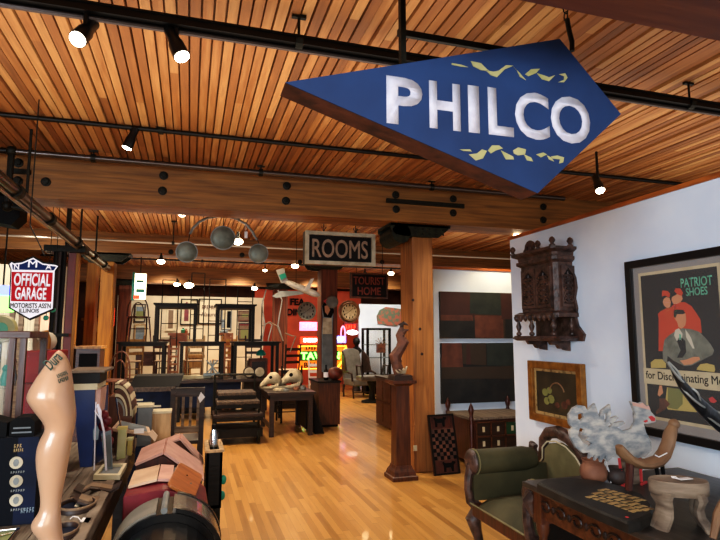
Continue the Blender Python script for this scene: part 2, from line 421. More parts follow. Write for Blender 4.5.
column('timber_column','dark brown timber post below the lit ROOMS signboard',2.36,2.68,10.2,10.55,'post_dark')
column('timber_column','reddish timber post farther back behind the model airplane',2.15,2.52,14.92,15.28,'post_dark')
column('timber_column','yellow-brown timber post at left behind the black sloping pipes',P(97.3,330,Y=10.2).x,P(111,330,Y=10.2).x,10.2,10.55,'post_yellow')
a=P(85,300,Y=12.4);c=P(95,300,Y=12.4)
column('timber_column','narrow yellow-brown timber post left of the wider one',a.x,c.x,12.4,12.8,'post_yellow',top=3.3,bracket=False)
a=P(118,300,Y=14.9);c=P(130,300,Y=14.9)
column('timber_column','rust-brown timber post at left behind the bentwood chair',a.x,c.x,14.92,15.28,'post_dark')
Yq=7.7; ux=lambda u,Y=7.7:P(u,330,Y=Y).x
t=thing('steel_column','dark red steel post strapped with conduits left of the leg mannequin','column',(ux(68),Yq,0),0,None,world=True)
B().box(ux(64),ux(71.5),Yq,Yq+.14,0,2.6).build('post','red_steel',t)
B().box(ux(71.8),ux(75),Yq,Yq+.1,0,2.6).build('edge_strip','post_yellow',t)
for u in (52,56,60.5): B().tube([(ux(u),Yq-.05,0),(ux(u),Yq-.05,2.6)],.028).build('conduit','steel_pipe' if u==56 else 'black_pipe',t,True)
p=P(62,335,Y=Yq); B().box(ux(50),ux(70),Yq-.08,Yq-.06,p.z-.02,p.z+.02).build('clamp','iron',t)
B().box(ux(40),ux(82),Yq-.1,Yq+.2,2.6,2.68).build('cross_head','iron',t)
B().tube([(ux(62),Yq,2.68),(ux(62),Yq,3.345)],.03).build('riser','iron',t,True)
# ---------------------------------------------------------------- rails and pipes under the ceiling
def rail(name,lab,Y,z,x0,x1,r,m='black_pipe',hang=(),grp=None,sq=False):
    t=thing(name,lab,'pipe',(x0,Y,z),0,grp,world=True)
    if sq:
        b=B(); b.box(x0,x1,Y-.03,Y+.03,z-.022,z+.022); b.box(x0,x1,Y-.042,Y+.042,z+.014,z+.022)
        b.build('channel',m,t)
        B().tube([(x0,Y+.02,z-.036),(x1,Y+.02,z-.036)],.014).build('conduit','steel_pipe',t,True)
    else: B().tube([(x0,Y,z),(x1,Y,z)],r,10).build('tube',m,t,True)
    for x in hang:
        b=B(); b.tube([(x,Y,z),(x,Y,ZC-.02)],.008,6); b.box(x-.04,x+.04,Y-.012,Y+.012,ZC-.05,ZC-.03); b.lathe([(r+.012,-.02),(r+.012,.02)],(x,Y,z),10,'X')
        b.build('hanger','iron',t)
    return t
rail('track_rail','broad black lighting channel crossing behind the blue sign',2.855,3.17,-2.2,6,.03,sq=True,hang=(.52,3.30))
rail('ceiling_pipe','thin black lighting pipe between the broad channel and the first beam',4.85,3.3,-4,7,.02,hang=(-.3,))
p3=rail('ceiling_pipe','steel pipe running right along the front of the first beam',5.66,3.25,-1.64,4.4,.028,'steel_pipe',hang=(-.95,.65,2.6))
B().tube([(-5,5.66,3.25),(-1.64,5.66,3.25)],.028,10).build('branch','black_pipe',p3,True)
B().tube([(-1.64,5.66,3.25),(-1.64,5.66,2.75)],.028,10).build('drop_pipe','steel_pipe',p3,True)
b=B(); b.ball((-1.64,5.66,3.25),.05); b.ball((-1.64,5.66,2.73),.05); b.tube([(-1.64,5.66,3.25),(-1.64,5.66,2.73),(-1.40,5.66,2.7)],.03,8); b.build('fitting','iron',p3,True)
t=thing('sprinkler_main','heavy steel pipe sloping away along the left side of the hall','pipe',(-1.37,4,2.7),0,None,world=True)
B().tube([(-1.37,2.5,2.7),(-1.37,10.15,2.7)],.045,12).build('tube','steel_pipe',t,True)
B().tube([(-1.40,2.5,2.645),(-1.40,10.15,2.645)],.016,8).build('conduit','pale_pipe',t,True)
for y in (4.9,6.0,7.4,8.6,9.6): B().lathe([(.062,-.05),(.062,.05)],(-1.37,y,2.7),12,'Y').build('coupling','iron',t,True)
for y,m_ in ((5.2,0),(7.6,0),(8.8,0)): B().tube([(-1.37,y,2.7),(-1.37,y,3.34)],.012,8).build('hanger_rod','iron',t,True)
rail('ceiling_pipe','pale thin pipe beyond the first beam above the ROOMS signboard',8.9,2.98,-3,7,.018,'pale_pipe',hang=(-.3,3.9))
rail('ceiling_pipe','thin black pipe between the first beam and the pale pipe',7.6,3.26,-3,7,.016,hang=(1.9,))
rail('ceiling_pipe','thin black pipe in front of the second far beam',12.6,3.2,-3,7,.02,hang=(.2,))
# black speaker box on beam at left edge
fr=frame_xy((P(6,206,Y=5.9).x,5.9,P(6,206,Y=5.9).z),(1,0,0),(0,0,1))
ls=thing('loudspeaker','black angular loudspeaker hung at the far left under the beam','speaker',tuple(fr[0]),0,None,world=True)
B().prism([(-.4,-.12),(.05,-.18),(.12,-.1),(.12,.08),(.05,.14),(-.4,.14)],fr,0,-.25).build('cabinet','black',ls)
B().box(fr[0].x-.14,fr[0].x-.06,5.95,6.1,fr[0].z+.1,2.9).build('bracket','iron',ls)
# ---------------------------------------------------------------- ceiling lights
def spot(px,Y,z0,aim,lab,power,rr=.05,real=True,grp='track spotlights',col=(1,.88,.72)):
    p=P(*px,Y=Y); a=V(aim).normalized()
    t=thing('track_spotlight',lab,'light',tuple(p),0,grp,world=True)
    B().tube([(p.x,Y,z0),(p.x,Y,p.z+.03)],.012,8).build('stem','black_pipe',t,True)
    q=a.orthogonal().normalized(); w=a.cross(q); rs=[]
    for r,d in ((.3,-.11),(.75,-.10),(.8,-.02),(1.,.0),(1.05,.05),(1.08,.08)):
        rs.append([p+a*d+(q*math.cos(2*PI*k/14)+w*math.sin(2*PI*k/14))*rr*r for k in range(14)])
    B().rings(rs).build('housing','black_gloss',t,True)
    B().rings([[p+a*d+(q*math.cos(2*PI*k/14)+w*math.sin(2*PI*k/14))*rr*r for k in range(14)] for r,d in ((.95,.081),(.9,.09),(.3,.098))]).build('bulb','lamp_glow',t,True)
    if real:
        l=bpy.data.lights.new('spot','SPOT'); l.energy=power; l.color=col; l.spot_size=math.radians(95); l.spot_blend=.7; l.shadow_soft_size=.05
        lo=bpy.data.objects.new('spot_lamp',l); C.objects.link(lo); lo.location=p+a*.13; lo.rotation_euler=a.to_track_quat('-Z','Y').to_euler()
spot((85,32),2.855,3.15,(-.25,-.5,-.75),'track spotlight on the broad channel, the nearer to the left edge',40,.04)
spot((176,44),2.855,3.15,(.35,-.2,-.8),'track spotlight on the broad channel nearest the blue sign',60,.04)
spot((131,139),4.85,3.28,(-.3,.1,-.8),'single track spotlight on the thin pipe before the first beam',60,.04)
spot((598,184),4.2,3.3,(-.1,-.4,-.8),'track spotlight at right beyond the blue sign',50,.042)
def downlight(px,Y,lab,r=.06,power=40,z=None):
    p=P(*px,Y=Y) if z is None else P(*px,Z=z)
    t=thing('ceiling_lamp',lab,'light',tuple(p),0,'small warm lamps far along the ceiling',world=True)
    B().lathe([(r*.9,.01),(r*1.0,.03),(r*.5,.05),(r*.3,.12),(.01,.13)],p,12).build('shade','iron',t,True)
    B().ball(p+V((0,0,-.01)),(r*1.25,r*1.25,r*.8)).build('bulb','far_glow',t,True)
    if power:
        l=bpy.data.lights.new('pt','SPOT'); l.energy=power; l.color=(1,.75,.45); l.shadow_soft_size=.08; l.spot_size=math.radians(150); l.spot_blend=.6
        lo=bpy.data.objects.new('lamp_light',l); C.objects.link(lo); lo.location=p+V((0,0,-.08))
for px,Y,lab,r,pw in (((182,214),7.4,'small round ceiling lamp above the left globe pendant',.035,60),((256,213.5),7.6,'small round ceiling lamp right of the globe pendants arch',.025,40),
    ((161,261),9.4,'small round ceiling lamp below left of the globe pendants',.05,90),((238,241),7.5,'bright ceiling lamp beside the middle globe pendant',.055,140),
    ((295,265.5),11,'small round ceiling lamp just left of the ROOMS signboard',.06,120),((517,235),6.2,'small round ceiling lamp over the right wall end',.04,40),
    ((177,284),13.6,'far ceiling lamp above the left stacked table',.06,90),((189,285),13.6,'far ceiling lamp second from the left of its row',.09,90),((254.5,288),13.6,'far ceiling lamp above the right stacked table',.06,90),
    ((365,274),12.5,'far ceiling lamp behind the TOURIST HOME sign on its left',.05,60),((391,273),12.5,'far ceiling lamp right above the TOURIST HOME sign',.06,90),((265,270),12.8,'grey far ceiling lamp above the model airplane tail',.04,0)):
    downlight(px,Y,lab,r,pw)
# ---------------------------------------------------------------- PHILCO sign
Y0=2.1
fr=frame_xy((P(285,83,Y=Y0).x,Y0,P(285,83,Y=Y0).z),(1,0,0),(0,0,1))
ph=thing('hanging_sign','large blue kite-shaped hanging sign with white PHILCO letters','sign',tuple(fr[0]),0,None,world=True)
kite=fpx(fr,[(285,83),(559,39.5),(620,114.5),(537,193.5)],Y=Y0)
B().prism(kite,fr,-.125,0).build('edge_casing','rust',ph)
B().prism(kite,fr,.0,.006).build('sign_face','sign_blue',ph)
letters=[('P',386,422,77,124),('H',429,460,83,128),('I',468,479,86,131),('L',488,513,88,136),('C',515,549,92,140),('O',551,590,97,143)]
for ch,u0,u1,v0,v1 in letters:
    a=fpx(fr,[(u0,v1),(u1,v0),(u0,v0),(u1,v1)],Y=Y0)
    uu=(u0+u1)/2; top=77+(uu-388)*.113; bot=124+(uu-388)*.11
    a=fpx(fr,[(u0,bot),(u1,bot),(uu,top),(uu,bot)],Y=Y0)
    text('letter_'+ch.lower(),ch,frame_xy(fr[0]+fr[3]*.006,fr[1],fr[2]),a[0][0],a[3][1],a[1][0]-a[0][0],a[2][1]-a[3][1],'letter_white',ph,.003,.03)
def px2(l,sx,ox,oy): return [(ox+a/sx,oy+b/sx) for a,b in l]
wav=[[(362,88),(380,91),(395,96),(380,95),(362,91)],[(400,84),(420,88),(432,100),(438,104),(420,102),(405,94)],[(430,102),(440,112),(452,116),(468,100),(485,93),(470,92),(455,103),(445,105)],
 [(485,95),(492,102),(498,115),(510,122),(498,108)],[(508,110),(520,100),(538,99),(530,108),(515,114)],[(532,108),(542,120),(556,124),(568,112),(556,116),(545,112)],[(576,110),(588,108),(593,117),(586,126),(574,126),(586,121),(586,114)],
 [(378,260),(398,260),(402,264),(385,263)],[(396,270),(412,268),(422,260),(432,263),(424,278),(410,282)],[(434,262),(442,252),(456,252),(464,258),(450,262),(440,268)],[(460,262),(472,268),(484,274),(486,280),(470,280)],
 [(484,262),(494,256),(510,260),(508,270),(494,272),(486,268)],[(506,270),(520,276),(524,284),(512,282)],[(530,270),(544,266),(552,270),(540,276)],[(560,274),(572,272),(586,276),(584,286),(576,288),(578,280),(562,278)],[(552,272),(560,276),(566,284),(556,280)]]
for w in wav: B().prism(fpx(fr,px2(w,2,270,20),Y=Y0),fr,.006,.009).build('ribbon_ornament','yellow_green',ph)
# chain, hooks and bar that carry the sign
hg=thing('sign_hanger','black iron bar, straps and chain holding up the blue kite-shaped sign','hanger',tuple(P(403,20,Y=2.15)),0,None,world=True)
a=P(405,22,Y=2.16);c=P(560,47,Y=2.16)
B().box(a.x,c.x,2.24,2.26,a.z-.015,a.z+.015).build('bar','iron',hg)
a=P(403,63,Y=2.12); z=a.z
B().box(a.x-.012,a.x+.012,2.11,2.14,z-.02,3.34).build('strap','iron',hg)
c=P(571,50,Y=2.17); d=P(566,20,Y=2.17)
B().tube([P(572,51,Y=2.17),P(572,42,Y=2.17),P(569,30,Y=2.17),P(567,19,Y=2.17)],.012,8).build('hook','iron',hg,True)
zt=d.z
while zt<3.32:
    b=B(); k=int(zt*100)%2
    b.tube([V((d.x,2.17,zt+.02))+V(((.014*math.cos(q)) if k else 0,(0 if k else .014*math.cos(q)),.024*math.sin(q))) for q in [i*2*PI/10 for i in range(11)]],.0035,6)
    b.build('chain_link','iron',hg,True); zt+=.037
# ---------------------------------------------------------------- ROOMS signboard
Y0=6.5
a=P(305,263,Y=Y0);c=P(375,234,Y=Y0)
w,h=c.x-a.x,.41; rt=V((1,.0,0)); fr=frame_xy((a.x,Y0,a.z-.01),rt,(0,0,1))
rs=thing('signboard','cream-framed black hanging board lettered ROOMS in pale pink','sign',tuple(fr[0]),0,None,world=True)
B().prism([(0,0),(w,0),(w,h),(0,h)],fr,-.14,-.02).build('box','black_wood',rs)
B().prism([(0,0),(w,0),(w,h),(0,h)],fr,-.02,.02,holes=[[(.045,.045),(w-.045,.045),(w-.045,h-.045),(.045,h-.045)]]).build('frame','ivory',rs)
fb=frame_xy(fr[0]+fr[3]*-.019,rt,(0,0,1))
text('lettering','ROOMS',fb,.09,.09,w-.18,h-.18,'letter_tan',rs,.006,.012)
for u in (.27,.73):
    x=a.x+w*u; b=B(); b.tube([(x,Y0+.05,a.z+h),(x,Y0+.05,3.345)],.006,6); b.tube([(x-.03,Y0+.05,a.z+h+.06),(x,Y0+.05,a.z+h),(x+.03,Y0+.05,a.z+h+.06)],.006,6)
    b.build('hook','iron',rs,True)
Y0=8.6
a=P(350.5,298,Y=Y0);c=P(387.5,274,Y=Y0); w,h=c.x-a.x,c.z-a.z
fr=frame_xy((a.x,Y0,a.z),rt,(0,0,1))
ts=thing('signboard','small red-brown framed board lettered TOURIST HOME','sign',tuple(fr[0]),0,None,world=True)
B().prism([(0,0),(w,0),(w,h),(0,h)],fr,-.05,0).build('board','black_wood',ts)
B().prism([(0,0),(w,0),(w,h),(0,h)],fr,0,.02,holes=[[(.025,.025),(w-.025,.025),(w-.025,h-.025),(.025,h-.025)]]).build('frame','rust',ts)
text('lettering','TOURIST',fr,.05,h*.54,w-.1,h*.32,'red_brick',ts,.006,.02)
text('lettering','HOME',fr,.12,h*.13,w-.24,h*.32,'red_brick',ts,.006,.02)
for u in (.15,.85): B().tube([(a.x+w*u,Y0-.02,a.z+h),(a.x+w*u,Y0-.02,3.345)],.005,6).build('wire','iron',ts)
# ---------------------------------------------------------------- NMA garage sign
fm('band_blue',hx('10204f'),.85,spec=.2)
Y0=4.5; o=P(8,320,Y=Y0)
fr=frame_xy(o,(1,0,0),(0,0,1))
nm=thing('shield_sign','white, red and blue shield sign reading OFFICIAL GARAGE at the left','sign',tuple(o),0,None,world=True)
S=5.4
def n2(l): return fpx(fr,[(x/S,230+y/S) for x,y in l],Y=Y0)
out=[(42,182),(62,166),(72,172),(115,168),(180,140),(235,172),(302,180),(325,192),(302,222),(292,430),(160,488),(46,422),(56,212)]
inn=[(52,184),(64,174),(75,181),(118,176),(180,150),(232,181),(300,189),(314,195),(296,220),(285,424),(160,477),(54,417),(63,214)]
B().prism(n2(out),fr,-.02,0).build('edge','black',nm)
B().prism(n2(inn),fr,0,.003).build('enamel_face','white_paint',nm)
B().prism(n2([(66,184),(76,188),(118,184),(180,158),(230,188),(290,196),(304,198),(290,218),(70,214)]),fr,.003,.005).build('blue_band','band_blue',nm)
B().prism(n2([(64,226),(286,230),(278,388),(60,384)]),fr,.003,.005).build('red_panel','sign_red',nm)
ft=frame_xy(fr[0]+fr[3]*.005,fr[1],fr[2])
def ntxt(s,x0,y1,x1,y0,m,bold=.02):
    a,c=n2([(x0,y1),(x1,y0)]); text('lettering',s,ft,a[0],a[1],c[0]-a[0],c[1]-a[1],m,nm,.002,bold)
ntxt('N',76,213,106,184,'white_paint',.03); ntxt('M',152,202,204,164,'white_paint',.01); ntxt('A',246,214,282,186,'white_paint',.03)
ntxt('OFFICIAL',74,302,276,238,'white_paint',.03); ntxt('GARAGE',80,376,254,312,'white_paint',.03)
ntxt("MOTORISTS ASS'N",56,420,276,396,'black',.01); ntxt('ILLINOIS',104,446,212,426,'black',.01)
b=B(); b.tube([P(45,256,Y=4.5),P(30,225,Y=4.5),V((P(30,225,Y=4.5).x,4.5,3.345))],.005,6); b.build('wire','iron',nm)
# ---------------------------------------------------------------- globe pendants on arch
gp=thing('globe_pendant','arched dark iron hanger with three grey metal discs below the beam','pendant',tuple(P(224,216,Y=6.6)),0,None,world=True)
def arc(pts,r,m,name):
    B().tube([P(u,v,Y=6.6) for u,v in pts],r,8).build(name,m,gp,True)
arc([(190,234),(193,228),(199,222),(207,218),(217,216.5),(227,216.5),(237,219),(246,224),(252,231),(257,240)],.015,'zinc','arch')
b=B(); b.tube([P(224,216,Y=6.6),V((P(224,216,Y=6.6).x,6.6,3.345))],.006,6); b.tube([P(190,234,Y=6.6),P(188,243,Y=6.6)],.005,6); b.tube([P(257,238,Y=6.6),P(259,244,Y=6.6)],.005,6); b.tube([P(224,216,Y=6.6),P(223,228,Y=6.6)],.006,6); b.build('wire','iron',gp)
for (u,v,r) in ((186.7,252,.118),(223,238,.138),(258.5,253.5,.112)):
    p=P(u,v,Y=6.6)
    B().lathe([(.001,-.035),(r*.5,-.033),(r*.85,-.022),(r,-.008),(r*1.02,0),(r,.01),(r*.85,.03),(r*.5,.035),(.001,.036)],p,24,'Y').build('disc','pewter',gp,True)
    B().lathe([(r*1.0,-.012),(r*1.05,-.012),(r*1.05,.012),(r,.012)],p,24,'Y').build('rim','zinc',gp,True)
p=P(246,234,Y=6.58); pt_=thing('price_tag','white paper tag hanging by the bright bulb of the globe pendants','tag',tuple(p),0,None,world=True)
B().box(p.x-.018,p.x+.018,6.58,6.585,p.z-.05,p.z+.03).build('card','tag',pt_); B().tube([p+V((0,0,.03)),P(244.5,223,Y=6.6)],.002,5).build('string','tag',pt_)
# ---------------------------------------------------------------- model airplane
ap=thing('model_airplane','white model airliner with a green striped tail hung by the far posts','airplane',tuple(P(300,288,Y=8)),0,None,world=True)
nose=P(320,296,Y=8); tail=P(281,280,Y=8.2)
ax=(nose-tail); q=lambda t:tail+ax*t
B().tube([q(0),q(.1),q(.3),q(.6),q(.85),q(.95),q(1)],[.015,.03,.05,.055,.05,.035,.008],12).build('fuselage','plane_white',ap,True)
def slab(px,Y,m,name,dy=.02):
    b=B(); A=[P(u,v,Y=Y) for u,v in px]; b.rings([[p+V((0,-dy/2,0)) for p in A],[p+V((0,dy/2,0)) for p in A]]); return b.build(name,m,ap)
slab([(276,270),(284,268),(286,276),(289,283),(281,283)],8.15,'plane_white','tail_fin')
slab([(279,275),(285,273),(286.5,277),(281,280)],8.13,'teal','stripe')
slab([(311,279),(314,278),(309,291),(303,291)],7.9,'plane_white','wing')
slab([(272,296),(280,291),(300,291),(304,294),(276,298)],7.85,'zinc','wing')
slab([(268,286),(276,284),(283,283),(276,288)],8.2,'iron','tailplane')
B().tube([P(296,285,Y=8),V((P(296,285,Y=8).x,8,3.345))],.004,5).build('wire','iron',ap)
# ================================================================ RIGHT WALL
WX=2.93
# ---- poster
fr=frame_xy((WX-.03,3.11,.905),(0,-1,0),(0,0,1)); W_,H_=.80,1.158
po=thing('framed_poster','large black-framed shoe poster of a seated man and two women in red','poster',tuple(fr[0]),0,None,world=True)
B().prism([(0,0),(W_,0),(W_,H_),(0,H_)],fr,-.03,.012,holes=[[(.05,.05),(W_-.05,.05),(W_-.05,H_-.05),(.05,H_-.05)]]).build('frame','frame_black',po,bevel=.003)
B().prism([(.045,.045),(W_-.045,.045),(W_-.045,H_-.045),(.045,H_-.045)],fr,-.02,-.015).build('mat_board','mat_grey',po)
XP=WX-.03
def pp(l): return fpx(fr,[(620+x/5.4,240+y/5.4) for x,y in l],X=XP)   # from the upper half
def pq(l): return fpx(fr,[(620+x/5.4,330+y/5.4) for x,y in l],X=XP)   # from the lower half
ph2=lambda name,m,l,d=0,f=pp: B().prism(f(l),fr,-.0149+d,-.0144+d).build(name,m,po)
def rect(x0,y0,x1,y1,name,m,d): B().prism([(x0,y0),(x1,y0),(x1,y1),(x0,y1)],fr,-.0149+d,-.0144+d).build(name,m,po)
L0=.095; R0=W_-.095; T0=H_-.09; B0=.125
rect(L0,B0-.02,R0,T0,'paper_border','paper',0)
rect(L0+.02,B0,R0-.02,T0-.02,'paper_ground','art_dark',.0006)
# women in red
ph2('woman_jacket','art_red',[(200,420),(195,400),(210,385),(240,370),(262,366),(285,345),(300,335),(340,335),(375,355),(400,390),(425,430),(432,500),(400,520),(380,600),(200,600)],.0012)
ph2('woman_jacket','art_red2',[(288,345),(296,345),(286,400),(276,400)],.0018)
ph2('face','art_skin',[(228,318),(240,308),(258,312),(266,335),(262,362),(245,368),(230,355),(222,335)],.0018)
ph2('face','art_skin',[(286,300),(300,292),(325,300),(330,318),(318,335),(300,345),(280,345),(270,325),(272,308)],.0018)
ph2('cap','art_red',[(218,285),(222,272),(250,275),(262,290),(258,310),(235,300),(218,305)],.0024)
ph2('cap','art_red',[(285,275),(292,260),(318,262),(332,285),(325,302),(300,292)],.0024)
ph2('hair','art_dark',[(285,380),(300,375),(335,378),(345,395),(330,400),(300,400),(292,420),(282,415)],.0036)
ph2('face','art_skin',[(292,400),(310,393),(345,395),(350,430),(345,460),(325,480),(308,470),(300,440),(290,430)],.003)
# suit (lower half)
ph2('jacket','art_suit',[(232,540-486),(255,30),(300,0),(330,-10),(345,-8),(375,-5),(420,10),(450,40),(480,75),(500,110),(490,135),(440,160),(380,190),(330,205),(300,190),(250,180),(225,165),(222,120)],.003,pq)
ph2('shirt_front','art_white',[(290,0),(310,-10),(330,20),(325,60),(310,40),(300,60),(285,30)],.0036,pq)
ph2('vest','art_dark',[(300,60),(325,40),(345,60),(350,120),(330,150),(300,150),(320,110)],.0036,pq)
ph2('lapel','art_white',[(345,-5),(375,40),(395,100),(385,100),(350,40)],.0036,pq)
ph2('necktie','art_green',[(312,20),(322,25),(322,50),(314,55)],.0042,pq)
ph2('hand','art_skin',[(315,165),(350,160),(390,145),(420,145),(425,160),(380,185),(340,190)],.0042,pq)
ph2('trousers','art_dark',[(250,140),(280,165),(340,195),(400,190),(410,210),(290,215),(245,185)],.0036,pq)
ph2('chair_arm','art_yellow',[(158,175),(180,158),(220,158),(240,180),(240,205),(160,205)],.0024,pq)
ph2('chair_arm','art_yellow',[(408,205),(425,185),(460,180),(500,190),(505,215),(500,228),(405,215)],.0024,pq)
ph2('seat_cloth','art_yellow',[(245,310),(300,318),(400,330),(405,445),(250,430),(235,400)],.0018,pq)
ph2('green_cloth','art_olive',[(250,312),(330,320),(330,400),(300,430),(250,420)],.0024,pq)
ph2('lower_leg','art_skin',[(205,300),(218,300),(225,340),(205,360),(195,350)],.0024,pq)
ph2('shoe','rust',[(205,370),(235,370),(262,400),(235,430),(190,455),(185,440),(205,420)],.003,pq)
ph2('red_mark','paint_red',[(470,370),(490,360),(515,385),(500,395),(480,390)],.003,pq)
# caption band
bb=pq([(130,205),(148,290)])
z0,z1=bb[1][1],bb[0][1]
rect(L0-.0,z0,R0+.02,z1,'caption_band','paper',.0042)
ft=frame_xy(fr[0]+fr[3]*-.0095,fr[1],fr[2])
text('lettering','for Discriminating Men',ft,L0+.02,z0+.018,R0-L0-.02,(z1-z0)-.035,'black',po,.0006,.012)
a,c=pp([(322,260),(492,218)]); g0,g1=pp([(350,300),(465,262)])
text('lettering','PATRIOT',ft,a[0],a[1]+.002,c[0]-a[0],.058,'art_green',po,.0006,.02)
text('lettering','SHOES',ft,g0[0],g0[1]-.004,g1[0]-g0[0],.05,'art_green',po,.0006,.02)
B().prism([(.05,.05),(W_-.05,.05),(W_-.05,H_-.05),(.05,H_-.05)],fr,-.004,-.003).build('glazing','glass',po)
# ---- small gilt frame
fr=frame_xy((WX-.045,4.30,.825),(0,-1,0),(0,0,1)); w,h=.7,.51
sf=thing('framed_painting','small dark still-life painting in a gilt wood frame beneath the carved cabinet','painting',tuple(fr[0]),0,None,world=True)
B().prism([(0,0),(w,0),(w,h),(0,h)],fr,-.04,.012,holes=[[(.06,.06),(w-.06,.06),(w-.06,h-.06),(.06,h-.06)]]).build('frame','gold_frame',sf,bevel=.006)
B().prism([(.055,.055),(w-.055,.055),(w-.055,h-.055),(.055,h-.055)],fr,-.02,-.016,holes=[[(.085,.085),(w-.085,.085),(w-.085,h-.085),(.085,h-.085)]]).build('slip','gold_letter',sf)
fm('still_life',hx('3a3423'),.5,c2=hx('211d14'),scale=6)
B().prism([(.055,.055),(w-.055,.055),(w-.055,h-.055),(.055,h-.055)],fr,-.03,-.022).build('canvas','still_life',sf)
B().tube([fr[0]+fr[1]*(.36+.1*math.cos(q))+fr[2]*(.24+.1*math.sin(q))-fr[3]*.02 for q in [i*.35 for i in range(1,9)]],.006,6).build('basket_handle','head_wood',sf)
b=B()
for (x,y,r) in ((.22,.18,.04),(.28,.2,.045),(.2,.25,.04),(.26,.27,.035)): b.prism([(x+r*math.cos(k),y+r*.8*math.sin(k)) for k in [i*PI/5 for i in range(10)]],fr,-.0215,-.02)
b.build('foliage_painted','art_olive',sf)
b=B()
for (x,y,r) in ((.45,.17,.04),(.5,.2,.03),(.36,.16,.03)): b.prism([(x+r*math.cos(k),y+r*.8*math.sin(k)) for k in [i*PI/5 for i in range(10)]],fr,-.0215,-.02)
b.build('fruit_painted','rust',sf)
# ---- carved wall cabinet
cab=thing('carved_cabinet','ornately carved dark wood wall cabinet with pierced doors and turned spindles','cabinet',(WX-.1,4.05,1.45),0,None,world=True)
y0,y1,xf,zb,zt=3.70,4.20,WX-.17,1.75,2.14     # body
ch=.05
foot=[(xf,y0+.03),(xf,y1-.03),(xf+.03,y1),(WX-.005,y1),(WX-.005,y0),(xf+.03,y0)]
def ring(z,e=0,e2=None):
    return [V((x-(e if x<WX-.01 else 0), y+(e if y>4 else -e), z)) for x,y in foot]
B().rings([ring(zb),ring(zt)]).build('body','carved',cab)
B().rings([ring(zt,.0),ring(zt+.02,.03),ring(zt+.045,.03),ring(zt+.05,.015),ring(zt+.08,.02),ring(zt+.1,.06),ring(zt+.12,.06)]).build('cornice','carved',cab)
B().rings([ring(zb-.05,.05),ring(zb-.02,.05),ring(zb,.02)]).build('base_moulding','carved',cab)
b=B()
for k in range(9):
    y=y0-.03+k*.066
    B().lathe([(.004,-.045),(.022,-.02),(.022,0)],(xf-.045,y,zb-.035),8).build('scallop','carved',cab)
def panel(fr,w,h,parent,name='door'):
    """arched panel with pierced tracery"""
    t=.018
    out=[(0,0),(w,0),(w,h),(0,h)]
    inn=[(w*.12,h*.07),(w*.88,h*.07),(w*.88,h*.76),(w*.7,h*.84),(w*.5,h*.94),(w*.3,h*.84),(w*.12,h*.76)]
    d=B().prism(out,fr,.0,t,holes=[inn]).build(name,'carved',parent)
    b=B(); o,rt,up,nm=fr
    for k in range(5):
        cy=h*(.17+.135*k); cx=w*.5
        b.tube([o+rt*(cx+w*.3*math.sin(q))+up*(cy+h*.062*math.cos(q))+nm*.012 for q in [i*PI/6 for i in range(13)]],.009,5)
        b.tube([o+rt*(cx+w*.12*math.sin(q))+up*(cy+h*.03*math.cos(q))+nm*.012 for q in [i*PI/4 for i in range(9)]],.007,5)
        for sx in (-1,1): b.tube([o+rt*(cx+sx*w*.38)+up*(cy+h*.066)+nm*.012,o+rt*(cx+sx*w*.2)+up*(cy+h*.05)+nm*.014,o+rt*(cx+sx*w*.38)+up*(cy-h*.05)+nm*.012],.007,5)
    b.tube([o+rt*(w*.5)+up*(h*.1)+nm*.01,o+rt*(w*.5)+up*(h*.86)+nm*.01],.006,5)
    b.build('tracery','carved',d if name=='door' else parent)
    return d
fm('hollow_shade',hx('060404'),.9)
fr=frame_xy((xf-.0,y1-.05,zb+.03),(0,-1,0),(0,0,1)); wd=(y1-y0-.1)/2
panel(fr,wd-.005,zt-zb-.06,cab); panel(frame_xy(fr[0]+fr[1]*(wd+.005),fr[1],fr[2]),wd-.005,zt-zb-.06,cab)
fr2=frame_xy((xf+.045,y0,zb+.03),(1,0,0),(0,0,1)); panel(fr2,.13,zt-zb-.06,cab,'side_panel')
B().prism([(.01,.03),(wd*2-.02,.03),(wd*2-.02,.3),(.01,.3)],fr,.001,.003).build('recess_shade','hollow_shade',cab)  # black sheet painting the shade behind the pierced doors
B().prism([(.02,.03),(.11,.03),(.11,.3),(.02,.3)],fr2,.001,.003).build('recess_shade','hollow_shade',cab)
sp=[(.012,0),(.022,.01),(.022,.025),(.01,.035),(.018,.06),(.024,.08),(.016,.1),(.009,.13),(.014,.145),(.02,.155)]
for (x,y) in ((xf-.03,y0+.01),(xf-.03,y1-.01),(xf-.03,(y0+y1)/2+.05),(WX-.03,y0+.01)):
    B().lathe([(r,z*1.0) for r,z in sp],(x,y,zb-.2),12).build('spindle','carved',cab,True)
B().rings([ring(zb-.24,.04),ring(zb-.22,.07),ring(zb-.2,.05)]).build('lower_shelf','carved',cab)
B().box(WX-.02,WX-.003,y0-.02,y1,zb-.2,zb-.03).build('back_board','carved',cab)
for yy in (y0+.08,y1-.12):
    b=B(); fb=frame_xy((WX-.01,yy,zb-.24),(-1,0,0),(0,0,1)); b.prism([(0,0),(.19,0),(.17,-.03),(.12,-.03),(.1,-.06),(.06,-.06),(.05,-.07),(0,-.08)],fb,-.02,.02); b.build('corbel','carved',cab)
b=B(); fb=frame_xy((xf+.0,y1-.17,zt+.12),(0,-1,0),(0,0,1))
cr=[(a*.7,z*.75) for a,z in [(-.12,0),(-.12,.03),(-.09,.05),(-.08,.09),(-.04,.125),(0,.135),(.04,.125),(.08,.09),(.09,.05),(.12,.03),(.12,0)]]
b.prism(cr,fb,-.02,.01,holes=[[(-.045,.02),(-.01,.02),(-.01,.065),(-.03,.05)],[(.045,.02),(.01,.02),(.01,.065),(.03,.05)]])
b.tube([fb[0]+fb[1]*(.055*math.cos(q))+fb[2]*(.03+.065*math.sin(q)) for q in [i*PI/8 for i in range(9)]],.011,6); b.build('crest','carved',cab)
